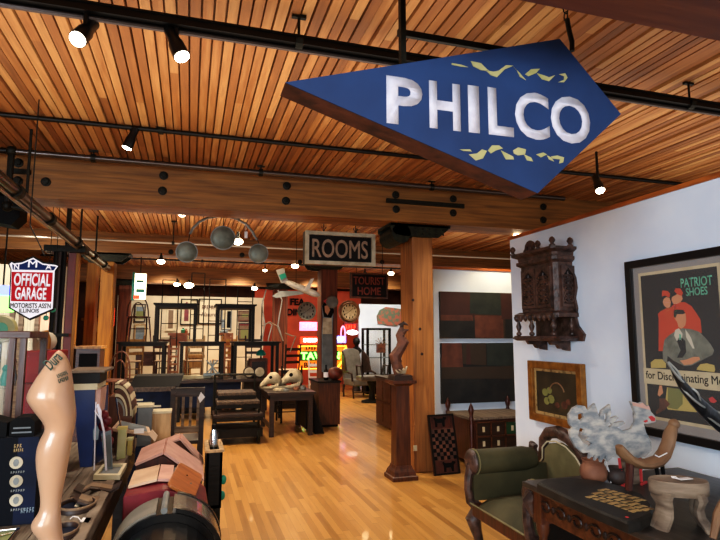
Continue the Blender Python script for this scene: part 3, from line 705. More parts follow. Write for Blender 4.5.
for (x,y) in ((xf-.04,y0-.03),(xf-.04,y1+.03),(WX-.05,y0-.04),(xf-.04,y0+.16)):
    B().lathe([(.025,0),(.025,.01),(.012,.02),(.026,.045),(.018,.065),(.006,.075)],(x,y,zt+.12),10).build('finial','carved',cab,True)
# scrolled side bracket seen against the wall
b=B(); fb=frame_xy((WX-.012,y0-.0,zb-.24),(0,-1,0),(0,0,1))
b.prism([(0,0),(.1,0),(.12,.05),(.08,.09),(.05,.12),(.03,.18),(.045,.26),(.025,.34),(.05,.42),(.04,.5),(0,.58)],fb,-.01,.012); b.build('side_scroll','carved',cab)
# ================================================================ DESK AND WHAT STANDS ON IT
dk=thing('carved_desk','dark carved wooden desk against the right wall','desk',(2.3,1.75,0),0,None,world=True)
x0,x1,ya,yb,zt=1.77,2.86,.75,2.74,.76
fm('desk_top',hx('3b352f'),.35,c2=hx('1f1b18'),scale=4,stretch=(6,1,1),bump=.1)
B().box(x0,x1,ya,yb,zt-.03,zt).build('desktop','desk_top',dk,bevel=.006)
B().box(x0+.03,x1-.03,ya+.03,yb-.03,zt-.045,zt-.03).build('moulding','brown_wood',dk)
for nm_,bx in (('apron',(x0+.05,x0+.075,ya+.08,yb-.06,zt-.17,zt-.045)),('apron',(x0+.08,x1-.05,yb-.075,yb-.05,zt-.17,zt-.045)),('apron',(x1-.07,x1-.05,ya+.08,yb-.08,zt-.17,zt-.045))):
    a=B().box(*bx).build(nm_,'brown_wood',dk)
b=B()
y=yb-.14
while y>ya+.2:
    c=V((x0+.05,y,zt-.105))
    b.tube([c+V((-.004,.045*math.cos(q)*(1-.08*q),.032*math.sin(q)*(1-.08*q))) for q in [i*.6 for i in range(12)]],.006,5); b.ball(c+V((0,-.06,0)),(.012,.014,.02),8,5)
    y-=.125
b.build('carved_scrolls','walnut',dk)
for (x,y) in ((x0+.07,yb-.08),(x0+.07,ya+.1),(x1-.08,yb-.08),(x1-.08,ya+.1)):
    b=B(); b.box(x-.035,x+.035,y-.035,y+.035,0,.06); b.box(x-.035,x+.035,y-.035,y+.035,zt-.2,zt-.03)
    b.lathe([(.03,.06),(.036,.1),(.024,.13),(.03,.2),(.036,.3),(.028,.42),(.02,.48),(.034,.52),(.034,.56)],(x,y,0),14); b.build('leg','brown_wood_v',dk,True)
for k,z in enumerate((zt-.16,)):
    b=B(); b.tube([V((x0+.05,yb-.03,zt-.06)),V((x0+.03,yb-.01,zt-.1)),V((x0+.05,yb-.02,zt-.16)),V((x0+.07,yb-.05,zt-.24))],[.03,.035,.025,.008],8); b.build('carved_bracket','carved',dk,True)
B().box(x0+.09,x1-.06,yb-.07,yb-.06,.12,zt-.1).build('end_panel','black_wood',dk)
# oval lettered board
fm('board_top',hx('2b2925'),.5,c2=hx('171614'),scale=8,bump=.1,spec=.3)
ob=thing('oval_board','dark oval-ended wooden board with worn gold lettering lying on the carved desk','sign',(1.95,2.4,zt),0,None,world=True)
pts=[P(u,v,Z=zt+.045) for u,v in ((537,482),(546,478.5),(568,477.5),(595,480),(622,486),(642,494),(652,505),(652,513),(640,519),(628,522),(598,510),(566,496))]
B().rings([[V((p.x,p.y,zt)) for p in pts],[V((p.x,p.y,zt+.035)) for p in pts],[V(((p.x-1.98)*.97+1.98,(p.y-2.35)*.97+2.35,zt+.045)) for p in pts]]).build('board','board_top',ob)
a,c,e=P(585,497,Z=zt+.045),P(638,515,Z=zt+.045),P(590,475,Z=zt+.045)
rt=(c-a).normalized(); up=V((0,0,1)).cross(rt)
ft=(a+V((0,0,.0005)),rt,up,V((0,0,1)))
ln=(c-a).length
for k,s in enumerate(('SHOEING','GENERAL','FORGE')):
    pass
b=B()
random.seed(3)
for row,(off,n) in enumerate(((.0,7),(.072,8),(.144,6))):
    for k in range(n):
        x=-row*.03+k*ln/8*1.08; w=ln/8*.7; y=off+.012*math.sin(k*PI/7)
        b.prism([(x,y),(x+w,y+.0),(x+w,y+.018),(x+.02,y+.02),(x+.02,y+.04),(x+w,y+.038),(x+w,y+.058),(x,y+.058)],ft,0,.002)
b.build('worn_lettering','gold_letter',ob)
p=P(627,517,Z=zt+.046); B().ball(p,(.008,.008,.002)).build('sticker','paint_red',ob)
# pots
def pot(name,lab,px,r,h,m,rot=0):
    p=P(*px,Z=zt)
    t=thing(name,lab,'pot',tuple(p),0)
    B().lathe([(r*.55,0),(r*.9,h*.2),(r,h*.45),(r*.9,h*.7),(r*.72,h*.84),(r*.85,h),(r*.78,h),(r*.62,h*.84),(r*.7,h*.6),(.01,h*.2)],(0,0,0),24).build('body',m,t,True)
    B().lathe([(r*.74,h*.8),(r*.79,h*.83),(r*.74,h*.86)],(0,0,0),24).build('neck_band',m,t,True)
    return t
p1=pot('clay_pot','reddish clay pot with a price tag on the desk left of the crescent headrest',(594,483),.072,.125,'clay')
b=B(); b.tube([V((.05,-.04,.12)),V((.062,-.05,.06)),V((.06,-.06,.01))],.003,5); b.build('tag_string','tag',p1)
p2=pot('clay_pot','small dark round pot behind the oval board, just right of the clay pot',(617,484),.052,.09,'clay_dark')
# rooster cutout
fr=frame_xy((2.2,2.5,zt),V((1,-.06,0)),(0,0,1)); Y0=2.5
def rp(l): return fpx(fr,[(560+x/7.2,390+y/7.2) for x,y in l],Y=2.5)
ro=thing('rooster_cutout','flat weathered white wooden rooster with a red-marked beak standing on the desk','rooster',(2.4,2.5,zt),0,None,world=True)
sc2=lambda l:[((440+x/2.571-560)*7.2,(360+y/2.571-390)*7.2) for x,y in l]
out=sc2([(338,165),(337,142),(348,124),(362,117),(376,119),(383,131),(392,120),(401,112),(406,128),(412,149),(418,130),(438,114),(441,136),(437,151),(455,144),(459,149),(444,163),(472,157),(475,163),(456,173),(470,182),(490,177),(499,160),(501,140),(489,106),(510,111),(517,108),(525,118),(532,116),(537,131),(548,144),(549,158),(531,163),(520,163),(526,185),(538,210),(540,232),(524,247),(505,252),(470,255),(445,250),(432,262),(427,246),(416,264),(412,246),(401,260),(402,243),(387,255),(389,238),(372,241),(355,227),(342,203),(339,186),(346,176)])
h1=sc2([(359,141),(370,136),(374,149),(366,158),(359,152)])
h2=sc2([(364,176),(376,179),(371,194),(386,198),(379,207),(395,216),(386,223),(370,213),(359,195)])
h3=sc2([(423,141),(432,133),(431,152),(425,162)])
h4=sc2([(437,160),(445,166),(436,174),(432,170)])
B().prism(rp(out),fr,-.018,0,holes=[rp(h1),rp(h2),rp(h3),rp(h4)]).build('body','rooster',ro)
B().prism(rp(sc2([(491,108),(510,112),(517,109),(525,118),(532,117),(536,128),(520,124),(500,118),(494,118)])),fr,0,.002).build('comb','pink_board',ro)
for l in ([(622,190),(645,182),(668,200),(665,222),(645,222)],[(588,222),(612,212),(620,222),(600,232)]): B().prism(rp(l),fr,0,.003).build('wattle','paint_red',ro)
for (u0,u1) in ((619,622),(640,641)):
    a=P(u0,458,Y=2.5); c=P(u1,474,Y=2.5)
    b=B(); b.tube([a,V((c.x,2.5,zt+.01))],.008,6); b.tube([V((c.x-.03,2.47,zt+.006)),V((c.x+.03,2.5,zt+.006))],.008,6); b.build('leg','paint_red',ro)
a=P(632,440,Y=2.5); B().box(a.x-.06,a.x+.06,2.502,2.53,zt,zt+.17).build('support_block','grey_wood',ro)
# crescent headrest
hr=thing('headrest','polished brown crescent-shaped wooden headrest with carved ends on a short stem','headrest',(2.25,2.3,zt),0,None,world=True)
Yh=2.28
pts=[(619,446),(622,452),(629,459),(638,463.5),(648,464),(658,461),(664,454),(668,444),(670,434),(673,427)]
q=[P(u,v,Y=Yh) for u,v in pts]; rr=[.014,.024,.024,.024,.026,.03,.032,.028,.027,.026]
rs=[]
for i,p in enumerate(q):
    a=q[max(i-1,0)]; c=q[min(i+1,len(q)-1)]; t=(c-a).normalized(); nn=V((0,1,0)); w=t.cross(nn)
    rs.append([p+(w*math.cos(2*PI*k/10)*rr[i]+nn*math.sin(2*PI*k/10)*.038*(.6 if i in (0,9) else 1)) for k in range(10)])
B().rings(rs).build('crescent','head_wood',hr,True)
B().ball(P(674,424,Y=Yh),(.026,.03,.026)).build('carved_knob','head_wood',hr,True)
a=P(630,461,Y=Yh); B().tube([a,V((a.x-.015,Yh,zt+.05)),V((a.x-.03,Yh-.01,zt))],[.02,.017,.024],8).build('stem','mahogany',hr,True)
for u in (655,661): a=P(u,458,Y=Yh+.02); B().tube([a,V((a.x+.02,Yh+.02,zt))],[.012,.008],6).build('prong','black',hr,True)
a=P(656,454,Y=Yh-.03); B().tube([P(655,455,Y=Yh-.045),P(659,457,Y=Yh-.045),P(667,453,Y=Yh-.04)],.003,5).build('tag_string','tag',hr)
# carved stool
st=thing('carved_stool','low grey-brown carved wooden stool with curved legs and a white tag on top','stool',(2.0,1.9,zt),0,None,world=True)
tp=[P(u,v,Z=1.0) for u,v in ((645,474),(655,471.5),(675,472),(692,477),(702,484),(700,490),(690,492),(668,488),(650,481))]
# seat: an oval plank
cx,cy=1.98,1.90
ov=lambda s,z,k=24:[V((cx+(.115*s*math.cos(a)*math.cos(-.5)-.075*s*math.sin(a)*math.sin(-.5)),cy+(.115*s*math.cos(a)*math.sin(-.5)+.075*s*math.sin(a)*math.cos(-.5)),z)) for a in [2*PI*i/k for i in range(k)]]
B().rings([ov(.96,zt+.135),ov(1,zt+.14),ov(1,zt+.185),ov(.97,zt+.193),ov(.8,zt+.188)]).build('seat','grey_wood',st,True)
for k,(a,fx) in enumerate(((.35,1),(2.8,1),(-.5,1),(-2.6,1))):
    ex=V((math.cos(a)*math.cos(-.5)*.115-math.sin(a)*math.sin(-.5)*.075,math.cos(a)*math.sin(-.5)*.115+math.sin(a)*math.cos(-.5)*.075,0))
    c=V((cx,cy,zt)); b=B(); rs=[]
    for z,s,wd,th in ((.15,.66,.055,.025),(.12,.74,.05,.025),(.085,.62,.04,.02),(.05,.66,.042,.022),(.02,.84,.048,.02),(0,.92,.045,.018)):
        p=c+ex*s+V((0,0,z)); t=ex.normalized(); n2_=V((-t.y,t.x,0))
        rs.append([p+t*th*math.cos(q)+n2_*wd*math.sin(q) for q in [2*PI*i/10 for i in range(10)]])
    b.rings(rs).build('leg','grey_wood',st,True)
p=V((cx+.02,cy-.01,zt+.195)); b=B(); b.box(p.x-.03,p.x+.035,p.y-.014,p.y+.014,p.z,p.z+.002); b.build('tag','tag',st)
B().tube([p+V((-.03,0,.004)),p+V((-.045,.015,.005)),p+V((-.035,.03,.005)),p+V((-.02,.02,.005)),p+V((-.03,0,.004))],.002,5).build('tag_string','tag',st)
# horn and wooden fragment
hn=thing('carved_horn','long twisted black carved horn rising at the right edge over the desk','carving',(2.5,1.9,zt),0,None,world=True)
pts=[(668,362),(676,375),(684,387),(694,399),(706,411),(722,425),(745,440)]
q=[P(u,v,Y=2.0) for u,v in pts]
fm('horn_black',hx('25262a'),.3,c2=hx('08090a'),scale=9,stretch=(3,1,1),bump=.6)
B().tube(q,[.004,.014,.022,.027,.032,.036,.036],10).build('horn','horn_black',hn,True)
b=B()
for s in range(2):
    r=[]
    for i in range(len(q)*4-3):
        k=i/4; j=min(int(k),len(q)-2); f=k-j; c=q[j]*(1-f)+q[j+1]*f; ra=[.004,.014,.022,.027,.032,.036,.036]; R_=ra[j]*(1-f)+ra[j+1]*f
        r.append(c+V((math.cos(k*1.6+s*PI)*R_*.8,-abs(math.sin(k*1.6+s*PI))*R_,math.sin(k*1.6+s*PI)*R_*.8)))
    b.tube(r,.006,5)
b.build('spiral_ridge','zinc',hn,True)
B().tube([q[-1],q[-1]+V((.06,-.02,-.12)),V((q[-1].x+.06,1.98,zt))],[.035,.025,.05],8).build('stand','black_wood',hn,True)
wf=B(); q=[P(u,v,Y=1.72) for u,v in ((712,524),(718,515),(723,506),(729,497),(740,484))]
q[0].z=zt+.02
o=wf.tube(q,[.012,.018,.02,.02,.018],8).build('wood_carving','head_wood',None,True); tag(o,'small brown wooden carving leaning at the right edge beside the stool','carving')
# ================================================================ ARMCHAIR (faces -X)
ac=thing('armchair','carved regency armchair upholstered in olive green with scrolled arms beside the desk','armchair',(2.25,3.35,0),0,None,world=True)
yL,yR=3.64,2.92; xf,xb=1.95,2.55
# seat
b=B(); rs=[]
for x,z in ((xf-.01,.36),(xf-.03,.4),(xf,.445),(xf+.1,.47),(xf+.3,.47),(xb,.44),(xb,.36)):
    rs.append([V((x,yL-.04+0*k,z)) if k==0 else V((x,yR+.04,z)) for k in range(2)])
b=B(); n=8
grid=[]
for i in range(9):
    row=[]
    for j in range(9):
        s=i/8; t=j/8; x=xf-.02+(xb-xf+.02)*s; y=yR+.03+(yL-yR-.06)*t
        row.append(V((x,y,.38+.09*(1-(2*t-1)**4)*(1-abs(2*s-1)**6)+.0)))
    grid.append(row)
gv=[[b.bm.verts.new(p) for p in r] for r in grid]
for i in range(8):
    for j in range(8): b.bm.faces.new((gv[i][j],gv[i+1][j],gv[i+1][j+1],gv[i][j+1]))
b.build('seat','olive',ac,'all')
B().box(xf-.02,xb,yR+.02,yL-.02,.3,.385).build('seat_rail','mahogany',ac,bevel=.01)
B().tube([(xf-.035,yR+.03,.39),(xf-.035,yL-.03,.39)],.007,6).build('piping','olive_light',ac,True)
for y,az in ((yL,.66),(yR,.62)):
    # rolled bolster along X
    B().lathe([(.03,0),(.075,.0),(.085,.03),(.085,.42),(.07,.5),(.02,.52)],(xf+.0,y,az),20,'X').build('arm_roll','olive',ac,True)
    B().lathe([(.001,-.03),(.05,-.03),(.078,-.018),(.09,0),(.08,.01)],(xf,y,az),20,'X').build('arm_scroll','carved',ac,True)
    B().lathe([(.084,.008),(.092,.012),(.084,.018)],(xf+.01,y,az),20,'X').build('piping','olive_light',ac,True)
    B().tube([(xf-.0,y,.64),(xf-.03,y,.56),(xf-.035,y,.48),(xf-.02,y,.4),(xf+.06,y-.0,.33)],[.04,.03,.028,.035,.04],8).build('arm_support','carved',ac,True)
    B().box(xf+.0,xb,y-.025,y+.025,.4,.62).build('arm_panel','olive',ac)
    B().tube([(xf+.03,y,.32),(xf+.0,y,.27),(xf+.02,y,.2),(xf+.05,y,.1),(xf+.02,y,.03),(xf-.01,y,.0)],[.045,.055,.04,.028,.03,.035],10).build('leg','carved',ac,True)
    B().tube([(xb-.0,y*1.0+(.03 if y>3.3 else -.0),.36),(xb+.03,y,.2),(xb+.1,y,0)],[.035,.028,.025],8).build('leg','carved',ac,True)
# back: low upholstered panel with a carved, scrolling crest, seen at an angle
yc=3.50; bxk=2.60
prof=[(-.35,.34),(-.33,.6),(-.30,.66),(-.26,.64),(-.22,.62),(-.185,.66),(-.18,.74),(-.12,.79),(-.02,.81),(.1,.79),(.2,.74),(.28,.66),(.33,.56),(.33,.34)]
fb=frame_xy((bxk,yc,0),(0,-1,0),(0,0,1))
B().prism([(a*.93,.34+(z-.34)*.93) for a,z in prof],fb,-.03,.03).build('back_pad','olive_light',ac,bevel=.01)
B().tube([(bxk-.035,yc-a,z-.02) for a,z in prof[4:-1]],.006,6).build('piping','cream',ac,True)
B().tube([(bxk-.01,yc-a,z+.01) for a,z in ((-.30,.69),(-.34,.7),(-.345,.65),(-.30,.62),(-.25,.61),(-.215,.635),(-.2,.7),(-.19,.76),(-.13,.82),(-.02,.845),(.1,.825),(.2,.775),(.28,.7),(.33,.6),(.35,.5))],[.02,.032,.036,.036,.036,.036,.034,.04,.044,.046,.046,.046,.045,.042,.035],10).build('carved_crest','carved',ac,True)
# ================================================================ BY THE PARTITION WALL
def canvas(px,lab,blocks):
    a=P(px[0],px[3],Y=6.66); c=P(px[2],px[1],Y=6.66); x1=4.36
    fr=frame_xy((a.x,6.66,a.z),(1,0,0),(0,0,1)); w=x1-a.x; h=c.z-a.z
    t=thing('abstract_canvas',lab,'painting',tuple(fr[0]),0,'abstract canvases',world=True)
    B().prism([(0,0),(w,0),(w,h),(0,h)],fr,-.038,0).build('stretcher','canvas_black',t)
    for k,(x0,y0,x1,y1,m) in enumerate(blocks):
        j=.012; B().prism([(x0*w,y0*h+j*(k%3)),(x1*w,y0*h),(x1*w-j*(k%2),y1*h),(x0*w+j*(k%2),y1*h)],fr,.0005*k,.0005*k+.002).build('painted_patch',m,t)
canvas((440.7,280,0,338.5),'upper abstract canvas of dark red, green-black and rust blocks',[(0,.0,1,1,'canvas_brown'),(0,.45,.42,1,'canvas_red'),(0,0,.42,.4,'canvas_black'),(0,.38,.4,.5,'canvas_rust'),(.42,.0,.78,.5,'canvas_rust'),(.36,.5,.76,1,'canvas_green'),(.76,.42,1,1,'canvas_red'),(.8,0,1,.42,'canvas_black')])
canvas((442,345,0,404),'lower abstract canvas, mostly black with a brown band and rust corner',[(0,0,1,1,'canvas_black'),(0,.58,.26,1,'canvas_rust'),(.26,.62,.55,1,'canvas_brown'),(.3,.64,.36,.98,'canvas_red'),(.56,.6,1,1,'canvas_green'),(0,.38,1,.6,'canvas_brown'),(0,.0,.8,.36,'canvas_black')])
# trunk / dowry chest with little drawers
tk=thing('drawer_chest','low red-brown chest with turned corner posts and small labelled drawers by the partition','chest',(3.6,6.1,0),0,None,world=True)
x0,x1,y0,y1=3.22,4.1,6.0,6.62
B().box(x0,x1,y0,y1,.07,.56).build('body','mahogany',tk)
B().box(x0-.02,x1+.02,y0-.02,y1+.02,.56,.585).build('top','grey_plank',tk)
b=B()
fr=frame_xy((x0+.06,y0,.2),(1,0,0),(0,0,1)); w=x1-x0-.1
for i in range(5): b.prism([(i*w/4-.008,0),(i*w/4+.008,0),(i*w/4+.008,.33),(i*w/4-.008,.33)],fr,0,.018)
for j in range(3): b.prism([(0,j*.165-.008),(w,j*.165-.008),(w,j*.165+.008),(0,j*.165+.008)],fr,0,.018)
b.build('drawer_frame','brown_wood',tk)
for i in range(4):
    for j in range(2):
        d=B().prism([(i*w/4+.012,j*.165+.012),((i+1)*w/4-.012,j*.165+.012),((i+1)*w/4-.012,(j+1)*.165-.012),(i*w/4+.012,(j+1)*.165-.012)],fr,0,.006).build('drawer','green_glass' if (i,j)==(2,1) else 'walnut',tk)
        if (i+j)%2 or i<2: B().prism([((i+.42)*w/4,j*.165+.05),((i+.58)*w/4,j*.165+.05),((i+.58)*w/4,j*.165+.11),((i+.42)*w/4,j*.165+.11)],fr,.006,.009).build('label_card','cream',d)
for x,y in ((x0,y0),(x1,y0),(x0,y1),(x1,y1)):
    B().lathe([(.02,0),(.03,.03),(.022,.07),(.03,.1),(.03,.5),(.022,.54),(.03,.58),(.018,.61),(.03,.65),(.034,.68),(.022,.72),(.003,.76)],(x,y,0),12).build('corner_post','mahogany',tk,True)
# checkerboard leaning on the post
gb=thing('checkerboard','tall wooden checkerboard with dog silhouettes leaning on the honey timber post','game board',(2.95,6.05,0),0,None,world=True)
a=P(418,471,Y=5.86); c=P(447,468,Y=5.95)
o=V((2.66,5.84,0)); rt=V((.99,.06,0)).normalized(); w,h=.33,.66
up=V((-.02,.2,.98)).normalized(); fr=(o,rt,up,rt.cross(up).normalized())
B().prism([(0,0),(w,0),(w,h),(0,h)],fr,-.02,0).build('board','mahogany',gb)
B().prism([(0,0),(w,0),(w,h),(0,h)],fr,0,.01,holes=[[(.02,.02),(w-.02,.02),(w-.02,h-.02),(.02,h-.02)]]).build('edge_moulding','black_wood',gb)
B().prism([(.02,.155),(w-.02,.155),(w-.02,.5),(.02,.5)],fr,0,.002).build('light_squares','rust',gb)
b=B(); n=7; s=(w-.04)/n
for i in range(n):
    for j in range(8):
        if (i+j)%2==0: b.prism([(.02+i*s,.16+j*s),(.02+(i+1)*s,.16+j*s),(.02+(i+1)*s,.16+(j+1)*s),(.02+i*s,.16+(j+1)*s)],fr,.002,.004)
b.build('dark_squares','black',gb)
dog=[(0,0),(.02,0),(.025,.04),(.07,.04),(.075,0),(.095,0),(.1,.06),(.12,.085),(.115,.095),(.09,.1),(.08,.085),(.02,.085),(.0,.1),(-.01,.09),(.0,.06)]
B().prism([(x*1.3+.08,y*1.1+.52) for x,y in dog],fr,0,.003).build('dog_silhouette','black',gb)
B().prism([(x*1.3+.13,y*1.1+.03) for x,y in dog],fr,0,.003).build('dog_silhouette','black',gb)
# pedestal with sculpture
pd=thing('wooden_pedestal','tall square brown wooden pedestal with a stepped base before the honey post','pedestal',(2.32,5.8,0),0,None,world=True)
cx,cy=2.27,5.86; zt2=P(395,380,Y=5.86).z
sq=lambda e,z:[V((cx+sx*e,cy+sy*e,z)) for sx,sy in ((-1,-1),(1,-1),(1,1),(-1,1))]
B().rings([sq(.145,0),sq(.145,.04),sq(.13,.05),sq(.12,.09),sq(.1,.12),sq(.09,.15)]).build('base','brown_wood_v',pd)
B().rings([sq(.085,.15),sq(.075,zt2-.05)]).build('shaft','brown_wood_v',pd)
B().rings([sq(.085,zt2-.06),sq(.11,zt2-.04),sq(.14,zt2-.03),sq(.14,zt2)]).build('top','brown_wood_v',pd)
sc=thing('driftwood_sculpture','gnarled brown carved figure sculpture standing on the tall wooden pedestal','sculpture',(cx,cy,zt2),0,None,world=True)
B().rings([sq(.11,zt2),sq(.105,zt2+.05),sq(.09,zt2+.06)]).build('plinth','walnut',sc)
random.seed(5)
base=zt2+.06
b=B(); q=[V((cx+.0,cy,base)),V((cx-.04,cy,base+.1)),V((cx-.06,cy,base+.2)),V((cx+.0,cy,base+.28)),V((cx+.04,cy,base+.36)),V((cx+.0,cy,base+.44)),V((cx+.03,cy,base+.56))]
b.tube(q,[.07,.06,.075,.06,.07,.05,.015],8); b.build('trunk','rust',sc,True)
for i in range(11):
    p=q[1+i%6]+V((random.uniform(-.04,.04),0,random.uniform(-.02,.04))); e=p+V((random.uniform(-.12,.12),random.uniform(-.06,.06),random.uniform(-.02,.12)))
    B().tube([p,(p+e)/2+V((0,0,.03)),e],[.03,.022,.006],7).build('branch','leather' if i%2 else 'rust',sc,True)
for k in range(4): B().tube([V((cx-.03+.02*k,cy-.06,base+.02)),V((cx-.07+.035*k,cy-.11,base+.03+.02*k)),V((cx-.1+.04*k,cy-.12,base+.06))],[.014,.01,.005],6).build('finger_spike','ivory',sc,True)
# ================================================================ LEFT COUNTER
CZ=.8
ct=thing('plank_table','long worn grey plank table at the left covered with small antiques','table',(-.8,2.8,0),0,None,world=True)
b=B()
for k in range(6): b.box(-1.5+k*.19,-1.5+k*.19+.186,1.2,4.45,CZ-.04,CZ)
b.build('tabletop','grey_plank',ct)
B().box(-.39,-.345,1.2,4.46,CZ-.05,CZ+.006).build('edge_strip','grey_wood',ct,bevel=.006)
B().box(-.375,-.35,1.25,4.4,CZ-.16,CZ-.05).build('apron','dark_wood',ct)
for x in (-.43,-1.4):
    for y in (1.3,4.35): B().box(x-.04,x+.04,y-.04,y+.04,0,CZ-.05).build('leg','dark_wood',ct)
# mannequin leg
lg=thing('mannequin_leg','glossy flesh-coloured mannequin leg with green script lettering on its thigh','mannequin',(-.45,2.0,CZ),0,None,world=True)
YL=2.0
prof=[(350,57.5,61),(356,52,66.5),(362,47.5,69.5),(370,41.5,71.5),(380,34.5,73),(390,28.5,74),(397,25.5,74.8),(403,28.5,75.4),(410,33.5,76.3),(418,40,76.5),(425,45,75.6),(431,44.5,74),(438,40,72.5),(446,37,71.2),(454,35.6,70),(463,35.6,68.5),(472,36.6,66.8),(482,38.3,64.8),(492,39.8,62.6),(502,40.5,61.2),(510,39.5,60.8),(516,35.5,60.8),(522,30.5,61.2),(528,31,61.8),(534,36,62.4),(540,40,63),(550,45,66),(560,50,70)]
rs=[]
for v,u0,u1 in prof:
    a=P(u0,v,Y=YL); c=P(u1,v,Y=YL); m_=(a+c)/2; r=(c.x-a.x)/2
    dy=min(r*.92,.085)
    rs.append([m_+V((r*math.cos(t),dy*math.sin(t),0)) for t in [2*PI*k/22 for k in range(22)]])
B().rings(rs).build('leg','skin',lg,'all',sub=1)
a=P(46,566,Y=YL)
B().rings([[V((-.40+.035*math.cos(t)*s,1.94+.085*math.sin(t)*s,z)) for t in [2*PI*k/14 for k in range(14)]] for s,z in ((.7,P(0,556,Y=YL).z),(1,CZ+.05),(1.05,CZ+.01),(1,CZ))]).build('toes','skin',lg,'all')
fr=frame_xy(P(44,382,Y=YL-.09),(.97,-.05,.3),(-.3,0,.95))
def legtext(s,px0,px1,hh,YY):
    a=P(*px0,Y=YY); c=P(*px1,Y=YY); rt=(c-a).normalized(); up=V((0,-1,0)).cross(rt)*-1
    up=rt.cross(V((0,-1,0)))*-1
    f=(a,rt,V((-rt.z,0,rt.x)),V((0,-1,0)))
    text('script_lettering',s,f,0,0,(c-a).length,hh,'ink_green',lg,.001,.015,.35)
def ysurf(px):
    # depth of the thigh's front surface at this pixel
    u,v=px
    for i in range(len(prof)-1):
        if prof[i][0]<=v<=prof[i+1][0]:
            u0,u1=prof[i][1:]; break
    s=(u-(u0+u1)/2)/((u1-u0)/2); r=(u1-u0)/2/275; return YL-min(r*.92,.085)*math.sqrt(max(0,1-min(1,s*s)))
def legtext2(s,px0,px1,hp):
    y0_=ysurf(px0); y1_=ysurf(px1); a=P(*px0,Y=y0_-.003); c=P(*px1,Y=y1_-.003)
    rt=(c-a).normalized(); nm=V((0,-1,0)); nm=(nm-rt*nm.dot(rt)).normalized(); up=nm.cross(rt)
    if isinstance(s,int): marks('small_print',s,(a,rt,up,nm),0,0,(c-a).length,hp/275,'ink_green',lg,.0015)
    else: text('script_lettering',s,(a,rt,up,nm),0,0,(c-a).length,hp/275,'ink_green',lg,.0015,.012,.35)
legtext2('Dura',(51,371),(63.5,358),10)
legtext2(7,(58,378.5),(68.5,374),3.5); legtext2(6,(59,383.5),(69.5,379.5),3.5)
# navy slot / speaker box with round dials
nb=thing('navy_box','tall navy cardboard-like box with three round white emblems behind the mannequin leg','box',(-.72,2.7,CZ),0,None,world=True)
yf=2.6; x0=-1.02; x1=P(36.5,480,Y=yf).x; zt=P(20,437,Y=yf).z
B().box(x0,x1,yf,yf+.2,CZ,zt).build('box','navy_dark',nb,bevel=.004)
B().box(x1-.075,x1-.0,yf-.002,yf,CZ+.002,zt-.002).build('blue_side_band','navy',nb)
fr=frame_xy((x0,yf-.003,CZ),(1,0,0),(0,0,1))
for v in (462.5,481,500):
    p=P(16.5,v,Y=yf); c=((p.x-x0),(p.z-CZ))
    e=B().prism([(c[0]+.024*math.cos(k),c[1]+.024*math.sin(k)) for k in [i*PI/10 for i in range(20)]],fr,0,.002).build('round_emblem','ivory',nb)
    B().prism([(c[0]+.011*math.cos(k),c[1]+.015*math.sin(k)) for k in [i*PI/4 for i in range(8)]],fr,.002,.003).build('motif','zinc',e)
    q=P(11,v+10,Y=yf); marks('small_print',6,fr,q.x-x0,q.z-CZ-.004,.052,.009,'zinc',nb,.001)
q=P(14,452,Y=yf); marks('small_print',3,fr,q.x-x0,q.z-CZ+.016,.03,.015,'gold_letter',nb,.001); marks('small_print',5,fr,q.x-x0,q.z-CZ,.036,.013,'gold_letter',nb,.001)
q=P(21,513,Y=yf); marks('small_print',5,fr,q.x-x0,q.z-CZ,.05,.02,'slate',nb,.001)
# radio shaped arched black box on top at left
p=P(4,436,Y=2.65); bb_=thing('bookend_box','low black arched box with grey lettering lying on the navy box','box',(-.78,2.68,zt),0,None,world=True)
for xa,xb_ in ((-1.0,-.70),(-.69,-.60)):
    fr=frame_xy((xa,2.62,zt),(1,0,0),(0,0,1)); w=xb_-xa
    B().prism([(0,0),(w,0),(w,.055),(w*.8,.075),(w*.2,.075),(0,.055)],fr,-.12,0).build('case','black',bb_)
    B().prism([(w*.1,.012),(w*.9,.012),(w*.9,.018),(w*.1,.018)],fr,0,.002).build('grey_line','grey_paint',bb_); B().prism([(w*.15,.03),(w*.85,.03),(w*.85,.036),(w*.15,.036)],fr,0,.002).build('grey_line','grey_paint',bb_)
# glass showcase
gc=thing('showcase','mahogany-framed glass showcase at the left edge below the shield sign','cabinet',(-1.0,3.2,CZ),0,None,world=True)
yf=3.0; x1=P(26,400,Y=yf).x; x0=-1.35; zt3=P(13,331,Y=yf).z
B().box(x0,x1,yf,yf+.35,zt3-.035,zt3).build('top','brown_wood',gc,bevel=.004)
for x in (x0+.02,x1-.03,x1-.075): B().box(x-.0125,x+.0125,yf,yf+.03,CZ,zt3-.035).build('stile','brown_wood_v',gc)
B().box(x1-.03,x1-.0,yf+.32,yf+.35,CZ,zt3-.035).build('stile','brown_wood_v',gc)
B().box(x0,x1,yf,yf+.35,CZ,CZ+.06).build('base','brown_wood',gc)
B().box(x0+.03,x1-.085,yf+.005,yf+.01,CZ+.06,zt3-.035).build('front_pane','case_glass',gc)
B().box(x1-.012,x1-.008,yf+.03,yf+.32,CZ+.06,zt3-.035).build('side_pane','case_glass',gc)
for k,z in enumerate((1.05,1.3)):
    B().box(x0+.02,x1-.02,yf+.04,yf+.33,z,z+.008).build('shelf','case_glass',gc)
